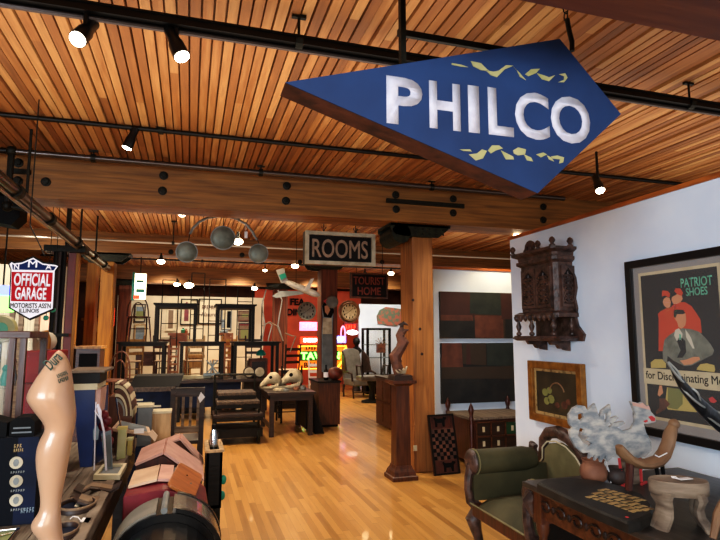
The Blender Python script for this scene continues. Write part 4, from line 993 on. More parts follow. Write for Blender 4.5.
for k,(u,m,h) in enumerate(((4,'teal',.1),(10,'chrome',.14),(3,'cream',.07),(9,'paint_red',.05))):
    z=(1.308,1.308,1.058,1.058)[k]; p=P(u,400,Y=yf+.15)
    o=B().lathe([(.02,0),(.024,h*.3),(.014,h*.7),(.02,h*.8),(.01,h)],(p.x,yf+.15,z),12).build('trinket',m,None,True,loc=(p.x,yf+.15,z))
    tag(o,['teal bottle-shaped trinket on the upper glass shelf','bright metal trinket on the upper glass shelf','cream trinket on the lower glass shelf','red trinket on the lower glass shelf'][k],'ornament','trinkets in the glass showcase')
# red lidded box
rb=thing('red_box','bright red fabric-covered box behind the mannequin thigh','box',(-.75,3.4,CZ),0,None,world=True)
yf=3.42; a=P(25.5,351,Y=yf); c=P(57,351,Y=yf); z1=a.z; z0=P(30,416,Y=yf).z
B().box(a.x-.02,c.x,yf,yf+.3,P(30,383,Y=yf).z,z1).build('lid','bright_red',rb,bevel=.006)
B().box(a.x-.01,c.x-.06,yf+.01,yf+.29,z0,P(30,384,Y=yf).z).build('body','bright_red',rb)
B().box(a.x-.02,c.x-.05,yf+.0,yf+.3,z0-.05,z0).build('stand','cream_board',rb)
B().box(a.x-.01,c.x-.04,yf+.01,yf+.29,CZ,z0-.05).build('base','brown_wood',rb)
# antler / carved bits & plate on red box
for i,(px,lab) in enumerate((([(37,350),(36,344),(34.5,337)],'leftmost pointed wooden carving on the red box'),([(40,350),(41,343),(40.5,338)],'second small wooden carving on the red box'),([(46,349),(46,340),(44,331)],'tallest ochre wooden carving on the red box'))):
    b=B(); b.tube([V((P(u,v,Y=3.5).x,3.5,max(P(u,v,Y=3.5).z,z1))) for u,v in px],[.022,.018,.008] if i<2 else [.022,.026,.022],8)
    o=b.build('wood_carving',('head_wood','head_wood','post_yellow')[i],None,True); tag(o,lab,'carving','carvings on the red box')
p=P(46,350,Y=3.6); o=B().lathe([(.001,-.01),(.04,-.008),(.055,0),(.045,.012),(.001,.01)],(p.x,3.6,z1+.05),18,'Y').build('plate','ivory',None,True); tag(o,'off-white round plate standing on the red box','plate')
# blue stand with dark box
bs=thing('blue_stand','tapering deep blue metal stand with cream rim carrying a dark box','stand',(-.56,3.75,CZ),0,None,world=True)
yf=3.6
def xat(u,v): p=P(u,v,Y=yf); return p.x,p.z
a0,a1=xat(72,390),xat(95,390); b0,b1=xat(80,465),xat(92,463)
m0,m1=xat(76.5,432),xat(94,432)
rs=[]
for (l,r,z,dp) in ((b0[0],b1[0],CZ,.22),(m0[0],m1[0],m0[1],.28),(a0[0],a1[0],a0[1],.3)):
    rs.append([V((l,yf,z)),V((r,yf,z)),V((r+.035,yf+dp,z)),V((l,yf+dp,z))])
B().rings(rs).build('blue_body','blue',bs)
zc=a0[1]; c0,c1=xat(71,384),xat(98,384)
B().box(c0[0]-.0,c1[0],yf-.02,yf+.32,zc,zc+.035).build('cream_rim','cream',bs)
B().box(a1[0]+.002,a1[0]+.03,yf+.01,yf+.25,CZ+.3,zc).build('striped_side','pink_board',bs)
d0,d1=xat(70,378),xat(100,378); zz=P(90,370,Y=yf).z
db=thing('record_box','dark brown box with a cream stone top standing on the blue stand','box',(-.55,3.75,zc+.035),0,None,world=True)
B().box(d0[0],d1[0],yf-.01,yf+.3,zc+.035,zz-.016).build('case','black_wood',db)
B().box(d0[0]-.02,d1[0]+.03,yf-.03,yf+.36,zz-.016,zz).build('top','grey_wood',db,bevel=.004)
b=B(); p0=P(105,385,Y=3.9)
for k in range(5): b.lathe([(.018,-.004),(.024,0),(.018,.004)],(p0.x+.01*(k%2),3.85,p0.z-.06-.05*k),10,'X')
B().box(d1[0]+.0,d1[0]+.04,yf+.05,yf+.3,CZ,zz-.03).build('carved_side','walnut',db) if 0 else None
o=b.build('chain_garland','pewter',None,True); o.location.z=o.location.z; tag(o,'tarnished metal chain ornament hanging beside the blue stand','ornament')
# whisks / ladle standing by the slate
def cz(u,v,z=CZ): return P(u,v,Z=z)
w1=thing('kitchen_utensil','white wire-handled whisk leaning against the blue-grey slate','utensil',tuple(P(100,430,Y=3.45)),0,None,world=True)
Yw=3.4
B().tube([P(98,404,Y=Yw),P(101,418,Y=Yw),P(104,432,Y=Yw),V((P(107,462,Y=Yw).x,Yw,CZ))],.006,6).build('handle','white_paint',w1,True)
b=B()
for s in (-3,0,3): b.tube([P(98,404,Y=Yw),P(98+s,411,Y=Yw),P(101,420,Y=Yw)],.0035,5)
b.build('wire_loops','white_paint',w1,True)
w2=thing('kitchen_utensil','white-blue spatula hanging beside the blue stand','utensil',tuple(P(96,430,Y=3.5)),0,None,world=True)
B().tube([P(96,402,Y=3.5),V((P(96,402,Y=3.5).x+.01,3.5,CZ))],.004,5).build('handle','white_paint',w2)
b=B(); A=[P(u,v,Y=3.5) for u,v in ((93,430),(96,424),(99,430),(98,440),(93,440))]; b.rings([A,[p+V((0,.006,0)) for p in A]]); b.build('blade','slate',w2)
b=B()
for k,(u,v) in enumerate(((104,415),(107,421),(103,426),(108,432),(105,438),(109,441))): b.ball(P(u,v,Y=3.7),(.028,.03,.03),8,6)
o=b.build('red_beads','rough_red',None,True); tag(o,'bunch of dark red beads behind the white whisk','beads')
# slate board leaning
sl=thing('slate_board','blue-grey framed slate leaning among the small boxes on the plank table','slate',tuple(cz(106,462)),0,None,world=True)
A=[P(101,434,Y=3.5),P(111,430,Y=3.45),V((P(115,457,Y=3.5).x,3.42,CZ+.01)),V((P(107,463,Y=3.5).x,3.45,CZ))]
B().rings([A,[p+V((0,.012,0)) for p in A]]).build('frame','slate',sl)
cc=sum(A,V((0,0,0)))/4; A2=[cc+(p-cc)*.8+V((0,-.002,0)) for p in A]; B().rings([A2,[p+V((0,.004,0)) for p in A2]]).build('writing_face','grey_paint',sl)
# yellow-green boxes
def boxthing(name,lab,cat,u0,u1,vt,vb,Y,dep,m,lidm=None,z0=None,grp=None,loc=None):
    a=P(u0,vb,Y=Y); c=P(u1,vt,Y=Y); zb_=a.z if z0 is None else z0
    t=thing(name,lab,cat,((a.x+c.x)/2,Y+dep/2,zb_),0,grp,world=True)
    B().box(a.x,c.x,Y,Y+dep,zb_,c.z-(.015 if lidm else 0)).build('case',m,t,bevel=.003)
    if lidm: B().box(a.x-.004,c.x+.004,Y-.004,Y+dep+.004,c.z-.015,c.z).build('lid',lidm,t)
    return t
boxthing('tin_box','tall yellow-green tin box upright on the plank table','box',116.5,126.5,427,456,3.75,.05,'yellow_green','art_yellow',z0=CZ)
boxthing('tin_box','short yellow-green tin box beside the taller one','box',127,132.5,438,451,3.85,.05,'art_yellow','yellow_green',z0=CZ)
# flat framed tray
tr=thing('framed_tray','flat grey picture tray in a cream frame lying on the plank table','tray',tuple(cz(110,470)),0,None,world=True)
A=[cz(93.5,475,.83),cz(120,475,.83),cz(127,463,.83),cz(103,464,.83)]
b=B(); fr=(A[0],V((1,0,0)),V((0,1,0)),V((0,0,1)))
l=[((p-A[0]).x,(p-A[0]).y) for p in A]; cxm=sum(x for x,y in l)/4; cym=sum(y for x,y in l)/4
B().prism(l,fr,-.025,0,holes=[[(cxm+(x-cxm)*.75,cym+(y-cym)*.75) for x,y in l]]).build('frame','cream',tr)
B().prism([(cxm+(x-cxm)*.78,cym+(y-cym)*.78) for x,y in l],fr,-.02,-.012).build('picture','grey_paint',tr)
B().prism([(cxm+(x-cxm)*1.0,cym+(y-cym)*1.0) for x,y in l],fr,-.03,-.025).build('backing','black',tr)
# leather straps and belts
def strap(lab,px,w,z=.83,m='leather',t2='leather_tan'):
    t=thing('leather_strap',lab,'strap',tuple(cz(*px[0])),0,None,world=True)
    q=[cz(u,v,z-.005+.02*math.sin(i*1.4)) for i,(u,v) in enumerate(px)]
    rs=[[p+V((0,-w/2,-.01)),p+V((0,w/2,-.01)),p+V((0,w/2,.0)),p+V((0,-w/2,.0))] for p in q]
    B().rings(rs).build('strap',m,t)
    rs=[[p+V((0,-w/2*.5,.0)),p+V((0,w/2*.7,.0)),p+V((0,w/2*.7,.003)),p+V((0,-w/2*.5,.003))] for p in q[1:-1]]
    B().rings(rs).build('inner_face',t2,t)
    return t
strap('longer dark leather strap with torn ends lying below the framed tray',[(76,486),(84,489),(92,485),(101,486),(112,488),(121,483)],.12)
strap('dark leather strap lying between the other strap and the round hoops',[(73,492),(80,497),(90,500),(100,499),(108,495)],.13,.822)
def hoop(lab,c,rx,ry,z=CZ):
    t=thing('leather_hoop',lab,'hoop',(c[0],c[1],z),0,'leather hoops on the plank table')
    b=B(); rs=[]
    for r,zz in ((1,.0),(1.0,.022),(.93,.026),(.88,.022),(.88,.0)):
        rs.append([V((rx*r*math.cos(a),ry*r*math.sin(a),zz)) for a in [2*PI*k/32 for k in range(32)]])
    b.rings(rs,cap=False); b.build('band','leather',t,'all')
    B().rings([[V((rx*s*math.cos(a),ry*s*math.sin(a),zz)) for a in [2*PI*k/32 for k in range(32)]] for s,zz in ((1.01,.018),(1.02,.024),(.97,.028),(.93,.025))],cap=False).build('tan_rim','leather_tan',t,'all')
    B().prism([(rx*.88*math.cos(a),ry*.88*math.sin(a)) for a in [2*PI*k/32 for k in range(32)]],(V((0,0,.006)),V((1,0,0)),V((0,1,0)),V((0,0,1))),0,.002).build('blue_lining','navy',t)
    return t
c=cz(77,508.5); h1_=hoop('larger dark leather hoop lined in blue, behind the white tag',(c.x,c.y),.075,.10)
b=B(); b.ball((.0,0,.012),(.012,.02,.006),8,5); b.ball((.0,.03,.012),(.012,.02,.006),8,5); b.build('gold_mark','ivory',h1_)
c=cz(64,535); hoop('dark leather hoop at the lower edge beside the mannequin ankle',(c.x,c.y),.05,.08)
tg=thing('price_tag','white paper price tag on a string beside the larger leather hoop','tag',tuple(cz(86,522)),0,None,world=True)
A=[cz(80,523),cz(88,524.5),cz(92,519.5),cz(83,519)]
B().rings([[p+V((0,0,.004)) for p in A],[p+V((0,0,.006)) for p in A]]).build('card','tag',tg)
B().tube([cz(81,521,.806),cz(78,517,.81),cz(73,516.5,.812),cz(70,519,.806)],.002,5).build('string','tag',tg)
# metal rack at bottom-left
mr=thing('picture_frame','pale metal frame lying at the lower left corner of the plank table','frame',tuple(cz(8,532)),0,None,world=True)
b=B(); b.tube([cz(-6,532,.81),cz(18,529,.81),cz(4,548,.81)],.007,6); b.tube([cz(0,536,.81),cz(13,533,.81)],.004,6); b.build('rim','chrome',mr,True)
B().rings([[V((p.x,p.y,z)) for p in (cz(-6,532),cz(17,530),cz(3,548))] for z in (.802,.806)]).build('backing','art_olive',mr)
# grey tins + long tray
boxthing('metal_canister','grey painted square canister with a cream lid behind the long tray','canister',137,152.5,405,428,4.15,.14,'grey_paint','cream',z0=CZ)
boxthing('wooden_tray_box','pale cream shallow box right of the grey canister','box',151.5,171,411,431,4.2,.16,'pale_wood','cream',z0=CZ)
lt=thing('long_tray','long cream wooden tray propped across the boxes with a white tag','tray',(-.4,3.95,.88),0,None,world=True)
A=[P(112,428,Y=3.95),P(119,420,Y=4.1),P(149,427,Y=4.1),P(151,433,Y=3.95)]
B().rings([[p+V((0,0,-.02)) for p in A],A]).build('tray','cream_board',lt)
cc=sum(A,V((0,0,0)))/4
B().rings([[cc+(p-cc)*.8+V((0,0,.001)) for p in A],[cc+(p-cc)*.8+V((0,0,.004)) for p in A]]).build('inner_face','grey_paint',lt)
A=[P(148,434,Y=3.93),P(152,430,Y=3.95),P(157.5,436,Y=3.95),P(155,442,Y=3.93)]
B().rings([A,[p+V((0,.03,0)) for p in A]]).build('end_block','cream_board',lt)
B().box(A[0].x-.12,A[0].x-.08,3.93,4.0,CZ,A[0].z).build('support','brown_wood',lt); a=P(119,436,Y=3.95); B().box(a.x-.02,a.x+.02,3.95,4.05,CZ,a.z+.02).build('support','brown_wood',lt)
a=P(139,431,Y=3.9); B().box(a.x-.03,a.x+.03,3.9,3.903,a.z-.015,a.z+.015).build('tag','tag',lt)
# half barrel with red and cream slats
rl=thing('slatted_drum','half-round drum with red and cream curved slats on a brown wooden side','drum',(-.5,4.2,CZ),0,None,world=True)
Yd=4.15; cpt=P(120,420,Y=Yd)
ra=.2
x_l=P(112,400,Y=Yd).x; cx_=x_l+.03; czz=P(120,416,Y=Yd).z
fr=frame_xy((cx_,Yd,czz),(1,0,0),(0,0,1))
R0=P(133,400,Y=Yd).x-cx_; top=P(120,384,Y=Yd).z-czz
def el(s,a): return (R0*s*math.sin(a),top*s*math.cos(a))
outl=[el(1,a) for a in [i*PI/24 for i in range(0,13)]]+[(R0,CZ-czz),(0,CZ-czz)]
B().prism(outl,fr,-.28,-.0).build('body','brown_wood',rl)
for k in range(7):
    s1=1.0-.0*k
    y0=.0
    a0_=-.15+k*.26; a1_=a0_+.22
    b=B(); pts=[el(1.04,a0_+(a1_-a0_)*i/4) for i in range(5)]+[el(1.0,a0_+(a1_-a0_)*(4-i)/4) for i in range(5)]
    b.prism(pts,fr,-.29,.0); b.build('slat','cream' if k%2==0 else 'rust',rl)
for s_,m in ((.97,'cream'),(.82,'rust'),(.7,'cream'),(.55,'zinc')):
    b=B(); b.prism([el(s_,a) for a in [i*PI/20 for i in range(-1,11)]]+[el(s_-.09,a) for a in [i*PI/20 for i in range(10,-2,-1)]],fr,0,.008+.0); b.build('curved_band',m,rl)
B().box(x_l-.02,cx_,Yd-.0,Yd+.28,CZ,czz+top*.6).build('wooden_side','brown_wood_v',rl)
B().tube([P(116,398,Y=4.05),P(118,412,Y=4.04),P(121,428,Y=4.0)],.006,6).build('metal_rod','chrome',rl,True)
# ---------------------------------------------------------------- row of lidded cases to the right of the table
def case(name,lab,cat,Y0,Y1,prof,m,parts=()):
    """cross-section in X-Z swept from Y0 to Y1, standing on the floor"""
    t=thing(name,lab,cat,(-.02,(Y0+Y1)/2,0),0,None,world=True)
    fr=frame_xy((0,Y0,0),(1,0,0),(0,0,1))
    B().prism(prof,fr,-(Y1-Y0),0).build('body',m,t,bevel=.006)
    return t
# black dome (nearest)
fm('cover_grey',hx('7d776b'),.6,c2=hx('635e54'),scale=6); fm('cover_glass',hx('514c47'),.2,c2=hx('6b645c'),scale=5)
dome=[(-.27,.0),(.13,.0)]+[(-.07+.2*math.cos(a),.60+.19*math.sin(a)) for a in [i*PI/14 for i in range(15)]]
k1=case('domed_case','black domed-lid case with grey metal bands, nearest on the aisle side of the table','case',2.12,2.5,dome,'black_gloss')
b=B(); fr=frame_xy((0,2.5,0),(1,0,0),(0,0,1))
def arcband(R1,R2,a0,a1,y0,y1,m,par,name,c=(-.07,.62),zs=.93):
    fr=frame_xy((0,y0,0),(1,0,0),(0,0,1)); n=12
    pts=[(c[0]+R1*math.cos(a0+(a1-a0)*i/n),c[1]+R1*zs*math.sin(a0+(a1-a0)*i/n)) for i in range(n+1)]+[(c[0]+R2*math.cos(a1-(a1-a0)*i/n),c[1]+R2*zs*math.sin(a1-(a1-a0)*i/n)) for i in range(n+1)]
    return B().prism(pts,fr,-(y1-y0),0).build(name,m,par)
arcband(.235,.21,.1,1.45,2.52,2.74,'cover_glass',k1,'glass_cover')
arcband(.225,.2,1.75,2.95,2.52,2.74,'cover_grey',k1,'paper_cover')
arcband(.218,.0001,0,PI,2.5,2.76,'black_gloss',k1,'inner_body')
arcband(.24,.2,-.05,1.4,2.74,2.77,'black_gloss',k1,'dark_hoop'); arcband(.24,.222,-.05,1.4,2.50,2.52,'black_gloss',k1,'metal_hoop')
a=(-.07+.23*math.cos(1.6),.62+.23*.93)
B().tube([(a[0],2.5,a[1]),(a[0],2.76,a[1])],.014,8).build('centre_rib','zinc',k1,True)
# side hardware hanging lower
# dark red case
rd=[(-.27,.0),(.13,0),(.13,.62),(.11,.72),(.02,.80),(-.1,.83),(-.27,.81)]
k2=case('red_case','deep red round-shouldered case with cream and pink panels on its lid','case',2.86,3.28,rd,'rough_red')
def lid(par,name,m,xz,y0,y1,t=.012):
    (xa,za),(xb_,zb_)=xz; d=V((xb_-xa,0,zb_-za)).normalized(); n=V((-d.z,0,d.x))
    A=[V((xa,y0,za)),V((xb_,y0,zb_)),V((xb_,y1,zb_)),V((xa,y1,za))]
    return B().hexa(A,[p+n*t for p in A]).build(name,m,par)
lid(k2,'cream_panel','cream_board',((-.26,.815),(-.13,.84)),2.98,3.3); lid(k2,'pink_panel','pink_board',((-.128,.84),(-.06,.832)),2.98,3.3); lid(k2,'grey_panel','grey_paint',((-.058,.832),(.03,.805)),2.98,3.25)
# loose wooden panel
wp=thing('chair_seat_panel','square orange-brown wooden panel with rounded corners resting on the deep red case','panel',(.05,2.85,.84),0,None,world=True)
C4=[P(183,465,Z=.90),P(206,477,Z=.86),P(194,501,Z=.78),P(166,489,Z=.86)]
C4=[P(178,464,Z=.87),P(206,479,Z=.80),P(193,501,Z=.77),P(166,486,Z=.85)]
o_=C4[3]; ex=(C4[2]-C4[3]); ey=(C4[0]-C4[3]); nn=ex.cross(ey).normalized()
def bil(s,t): return o_+ex*s+ey*t
rc=.14; rp_=[]
for (cx2,cy2,a0) in ((1-rc,rc,-PI/2),(1-rc,1-rc,0),(rc,1-rc,PI/2),(rc,rc,PI)):
    for i in range(5): rp_.append((cx2+rc*math.cos(a0+i*PI/8),cy2+rc*math.sin(a0+i*PI/8)))
B().rings([[bil(s,t)+nn*0 for s,t in rp_],[bil(s,t)+nn*.016 for s,t in rp_]]).build('panel','orange_wood',wp,bevel=.003)
B().ball(bil(.45,.62)+nn*.016,(.006,.006,.003),8,5).build('screw','black',wp)
# pink gabled cases
def gabled(lab,Y0,Y1,x0,x1,xr,ze,zr,m1,m2,side):
    t=case('gabled_case',lab,'case',Y0,Y1,[(x0,0),(x1,0),(x1,ze-.1),(xr,zr-.01),(x0,ze)],side)
    lid(t,'lid_panel',m1,((x0,ze),(xr,zr)),Y0-.02,Y1); lid(t,'lid_panel',m2,((xr,zr),(x1+.02,ze-.11)),Y0-.02,Y1)
    return t
gabled('pink-lidded gabled case just behind the deep red case',3.42,3.86,-.265,.08,-.12,.83,.885,'pink_board','pink_board','mahogany')
gabled('second pink-lidded gabled case, farther from the mannequin leg',3.98,4.18,-.22,.09,-.04,.80,.86,'pink_board','pink_board','rust')
# little open wooden crate with chrome bottle
oc=thing('open_crate','small open wooden crate with pale rim at the aisle end of the gabled cases','crate',(.17,3.9,0),0,None,world=True)
x0,x1,y0,y1=.13,.23,3.8,4.18
b=B(); 
for bx in ((x0,x0+.015,y0,y1),(x1-.015,x1,y0,y1),(x0,x1,y0,y0+.015),(x0,x1,y1-.015,y1)): b.box(*bx,.45,.8)
b.box(x0,x1,y0,y1,.45,.47); b.build('box','black_wood',oc)
B().prism([(x0-.01,y0-.01),(x1+.01,y0-.01),(x1+.01,y1+.01),(x0-.01,y1+.01)],(V((0,0,.8)),V((1,0,0)),V((0,1,0)),V((0,0,1))),0,.015,holes=[[(x0+.02,y0+.02),(x1-.02,y0+.02),(x1-.02,y1-.02),(x0+.02,y1-.02)]]).build('rim','pale_wood',oc)
for x in (x0+.02,x1-.02):
    for y in (y0+.02,y1-.02): B().box(x-.015,x+.015,y-.015,y+.015,0,.45).build('leg','iron',oc)
B().ball((x1+.01,y0+.1,.5),(.02,.02,.03)).build('teal_clasp','teal',oc); B().ball((x1+.01,y0+.02,.62),(.02,.02,.03)).build('teal_clasp','teal',oc)
p=P(191,452,Y=4.0)
ob_=thing('metal_flask','slim chrome flask standing up in the open crate','flask',(.18,4.0,.475),0,None,world=True)
B().lathe([(.024,0),(.026,.01),(.026,.4),(.016,.44)],(.18,4.0,.475),14).build('body','chrome',ob_,True); B().lathe([(.016,.44),(.016,.47),(.001,.475)],(.18,4.0,.475),12).build('cap','black',ob_,True)
# wheel hardware at right foot of cases
fw=thing('iron_handwheel','small dark iron handwheel standing on the floor beside the nearest cases','wheel',(.2,2.35,0),0,None,world=True)
B().lathe([(.13,-.012),(.15,-.012),(.15,.012),(.13,.012),(.13,-.012)],(.2,2.35,.5),24,'X').build('rim','leather_tan',fw,True)
b=B()
for k in range(3): b.tube([V((.2,2.35-.13*math.cos(k*PI/3),.5-.13*math.sin(k*PI/3))),V((.2,2.35+.13*math.cos(k*PI/3),.5+.13*math.sin(k*PI/3)))],.008,6)
b.build('spokes','iron',fw); B().box(.17,.23,2.3,2.4,0,.36).build('stand','iron',fw)
# ================================================================ MIDDLE AND BACKGROUND
# ---- navy-panelled dresser and rail crib behind the table
nv=thing('navy_dresser','dark navy painted dresser with black sloping top behind the plank table','dresser',(-.35,5.6,0),0,None,world=True)
y=5.6; a=P(133,430,Y=y); c=P(172,391,Y=y)
B().box(a.x-.05,c.x,y,y+.5,0,c.z).build('body','navy',nv)
B().box(a.x-.05,c.x+.02,y-.02,y+.5,c.z,c.z+.04).build('cream_edge','counter_wood',nv)
t1=P(135,376,Y=y+.2);t2=P(184,375,Y=y+.2)
B().hexa([V((a.x-.05,y,c.z+.04)),V((c.x+.06,y,c.z+.04)),V((c.x+.06,y+.5,c.z+.04)),V((a.x-.05,y+.5,c.z+.04))],[V((t1.x,y+.15,t1.z)),V((t2.x,y+.15,t1.z)),V((t2.x,y+.5,t1.z)),V((t1.x,y+.5,t1.z))]).build('sloping_top','black',nv)
for k in range(3):
    p=P(136,400+k*3.4,Y=y); q=P(143+k*9,400+k*3.4,Y=y); B().box(p.x,q.x,y-.012,y,p.z-.008,p.z+.008).build('ledge','cream',nv)
cb_=thing('slatted_crib','dark wooden slatted rail frame with a white tag beside the navy dresser','crib',(0,5.6,0),0,None,world=True)
a=P(173,432,Y=5.1);c=P(200,396,Y=5.1)
for (v0,v1,nm_,m) in ((388,396,'top_rail','walnut'),(427,432,'bottom_rail','grey_wood')):
    p=P(173,v0,Y=5.1);q=P(202,v1,Y=5.1); B().box(p.x,q.x,5.08,5.12,q.z,p.z).build(nm_,m,cb_)
for k in range(4):
    u=176+k*7.5; p=P(u,396,Y=5.1); B().box(p.x-.012,p.x+.012,5.09,5.11,a.z,p.z).build('slat','grey_wood',cb_)
for x in (P(173,400,Y=5.1).x,P(202,400,Y=5.1).x): B().box(x-.02,x+.02,5.07,5.13,0,P(173,388,Y=5.1).z).build('post','walnut',cb_); 
for x in (P(173,400,Y=5.1).x,P(202,400,Y=5.1).x): B().box(x-.02,x+.02,5.48,5.54,0,.95).build('post','walnut',cb_)
B().box(P(173,400,Y=5.1).x,P(202,400,Y=5.1).x,5.12,5.5,.62,.65).build('base_board','walnut',cb_)
A=[P(198,398,Y=5.06),P(201,392,Y=5.06),P(205,397,Y=5.06),P(200,403,Y=5.06)]; B().rings([A,[p+V((0,.003,0)) for p in A]]).build('tag','tag',cb_)
# ---- base tables (navy fronts) under the stacked tables
def frame_table(name,lab,x0,x1,y0,y1,z0,z1,m,grp=None,t=.06,ap=.05,leg=.055,cat='table'):
    q=thing(name,lab,cat,((x0+x1)/2,(y0+y1)/2,z0),0,grp,world=True)
    B().box(x0-.03,x1+.03,y0-.03,y1+.03,z1-.03,z1).build('tabletop',m,q)
    B().box(x0,x1,y0,y1,z1-.03-ap,z1-.03).build('apron',m,q)
    for x in (x0,x1-leg):
        for y in (y0,y1-leg): B().box(x,x+leg,y,y+leg,z0,z1-.03-ap).build('leg',m,q)
    return q
xs=[(P(118,350,Y=10.75).x,P(165,350,Y=10.75).x),(P(180,350,Y=10.75).x,P(224,350,Y=10.75).x),(P(234,350,Y=10.75).x,P(279,350,Y=10.75).x)]
zb=P(190,380,Y=10.75).z; zm=P(116,342,Y=10.75).z; zu=P(180,303,Y=10.75).z
bt=thing('work_table','long low dark workbench with navy cloth front carrying the stacked tables','table',(.1,11.1,0),0,None,world=True)
xa,xb_=xs[0][0]-.1,xs[2][1]+.1
B().box(xa,xb_,10.65,11.6,zb-.05,zb).build('tabletop','walnut',bt)
B().box(xa+.05,.95,10.73,10.75,.25,zb-.05).build('navy_front','navy',bt)
for x in (xa+.05,-.2,.45,xb_-.1): B().box(x,x+.07,10.7,10.77,0,zb-.05).build('leg','black_wood',bt); B().box(x,x+.07,11.48,11.55,0,zb-.05).build('leg','black_wood',bt)
for (x0,x1),l in zip(xs,('left black frame table stacked below the bentwood chair','middle black frame table stacked on the workbench','right black frame table stacked on the workbench')):
    frame_table('frame_table',l,x0,x1,10.75,11.5,zb,zm,'black_wood','black frame tables stacked on the workbench')
for (u0,u1),l in zip(((155,197),(217,255)),('topmost left black table with slim legs, stacked over the bentwood chair side','topmost right black table with slim legs')):
    frame_table('frame_table',l,P(u0,310,Y=10.8).x,P(u1,310,Y=10.8).x,10.8,11.4,zm,zu,'black_wood','black frame tables stacked on the workbench',ap=.06)
# ---- bentwood chair
def bent_chair(name,lab,loc,rz,m='mahogany',h=.86,grp=None):
    t=thing(name,lab,'chair',loc,rz,grp)
    B().lathe([(.19,.44),(.205,.45),(.2,.465),(.17,.47),(.01,.462)],(0,0,0),20).build('seat',m,t,True)
    B().tube([(.19*1.0*math.cos(a),.17,.46+0) if 0 else (.19*math.cos(a),.15+.03*math.sin(a),.47+.4*math.sin(a)**.8 if math.sin(a)>0 else .47) for a in [i*PI/14 for i in range(15)]],.013,8).build('back_hoop',m,t,True)
    B().tube([(.11*math.cos(a),.16,.47+.27*math.sin(a)**.8 if math.sin(a)>0 else .47) for a in [i*PI/12 for i in range(13)]],.01,8).build('inner_hoop',m,t,True)
    for sx in (-1,1):
        B().tube([(sx*.15,-.13,.45),(sx*.17,-.16,.25),(sx*.19,-.19,0)],[.017,.015,.011],8).build('leg',m,t,True)
        B().tube([(sx*.16,.14,.46),(sx*.17,.18,.25),(sx*.18,.23,0)],[.017,.015,.011],8).build('leg',m,t,True)
    B().tube([(.17*math.cos(a),.17*math.sin(a),.24) for a in [2*PI*i/20 for i in range(21)]],.008,6).build('stretcher_ring',m,t,True)
    return t
p=P(138,342,Y=11.1); bent_chair('bentwood_chair','bentwood chair with looped back standing on the left stacked table',(p.x,11.1,zm),.25)
bent_chair('bentwood_chair','reddish bentwood chair left of the stacked tables',(P(112,370,Y=8.9).x,8.9,.45),-.6,m='rust')
tag(frame_table('low_bench','low brown bench carrying the reddish bentwood chair',-1.45,-.95,8.6,9.05,0,.45,'brown_wood'),'low brown bench carrying the reddish bentwood chair','bench')
# ---- ladderback chairs and shelves under / behind the stacks
def ladder_chair(name,lab,loc,rz,m='oak',grp=None,sc=1.):
    t=thing(name,lab,'chair',loc,rz,grp)
    for sx in (-1,1):
        B().tube([(sx*.2*sc,-.18*sc,0),(sx*.2*sc,-.18*sc,.47*sc)],.018,8).build('leg',m,t,True)
        B().tube([(sx*.17*sc,.17*sc,0),(sx*.17*sc,.18*sc,.47*sc),(sx*.18*sc,.24*sc,1.02*sc)],.018,8).build('leg',m,t,True)
    B().box(-.2*sc,.2*sc,-.19*sc,.18*sc,.44*sc,.47*sc).build('seat','cream_board',t,bevel=.01)
    for z in (.6,.74,.88): B().box(-.17*sc,.17*sc,.2*sc+(z-.6)*.12,.215*sc+(z-.6)*.12,z*sc,(z+.06)*sc).build('slat',m,t)
    b=B()
    for z in (.15,.28): b.tube([(-.2*sc,-.18*sc,z*sc),(.2*sc,-.18*sc,z*sc)],.01,6); b.tube([(-.2*sc,-.18*sc,z*sc),(-.17*sc,.17*sc,z*sc)],.01,6); b.tube([(.2*sc,-.18*sc,z*sc),(.17*sc,.17*sc,z*sc)],.01,6)
    b.build('stretchers',m,t)
    return t
lc=[((-1.1,12.1),.3,'oak ladderback chair seen through the left stacked table, at its left','oak'),((-.5,12.2),-.2,'dark red ladderback chair seen through the left stacked table, at its right','rust'),
    ((.1,12.1),.1,'pale ladderback chair between the left and middle stacked tables','pale_wood'),((.72,12.2),.4,'oak ladderback chair seen through the middle stacked table','oak'),
    ((1.35,12.1),-.3,'dark ladderback chair seen through the right stacked table','walnut')]
for i,((x,y),rz,l,m) in enumerate(lc):
    st_=thing('display_riser','plain brown riser block under the '+l.split(' seen')[0].split(' between')[0]+(' at left','','','','')[i],'riser',(x,y,0),0,None)
    B().box(-.24,.24,-.26,.28,.05,.62).build('block','walnut',st_); B().box(-.25,.25,-.27,.29,.6,.62).build('top','brown_wood',st_); B().box(-.24,.24,-.26,.28,0,.05).build('plinth','black_wood',st_)
    ladder_chair('ladderback_chair',l,(x,y,.62),rz+PI,m,sc=.92)
def shelf_unit(name,lab,x0,x1,y,z0,z1,n,m,cat='ladder'):
    t=thing(name,lab,cat,((x0+x1)/2,y,z0),0,None,world=True)
    for x in (x0,x1-.04): B().box(x,x+.04,y,y+.06,z0,z1).build('upright',m,t)
    for k in range(n):
        z=z0+(z1-z0)*(k+.5)/n; B().box(x0+.04,x1-.04,y,y+.06,z-.02,z+.02).build('rung',m,t)
    return t
a=P(168,345,Y=11.7);c=P(177,345,Y=11.7)
shelf_unit('step_ladder','honey-coloured wooden ladder between the left and middle stacked tables',a.x,c.x+.05,11.7,0,a.z,9,'orange_wood')
a=P(224,345,Y=11.7);c=P(233,345,Y=11.7)
shelf_unit('step_ladder','orange wooden ladder between the middle and right stacked tables',a.x,c.x,11.7,0,P(230,333,Y=11.7).z,8,'orange_wood')
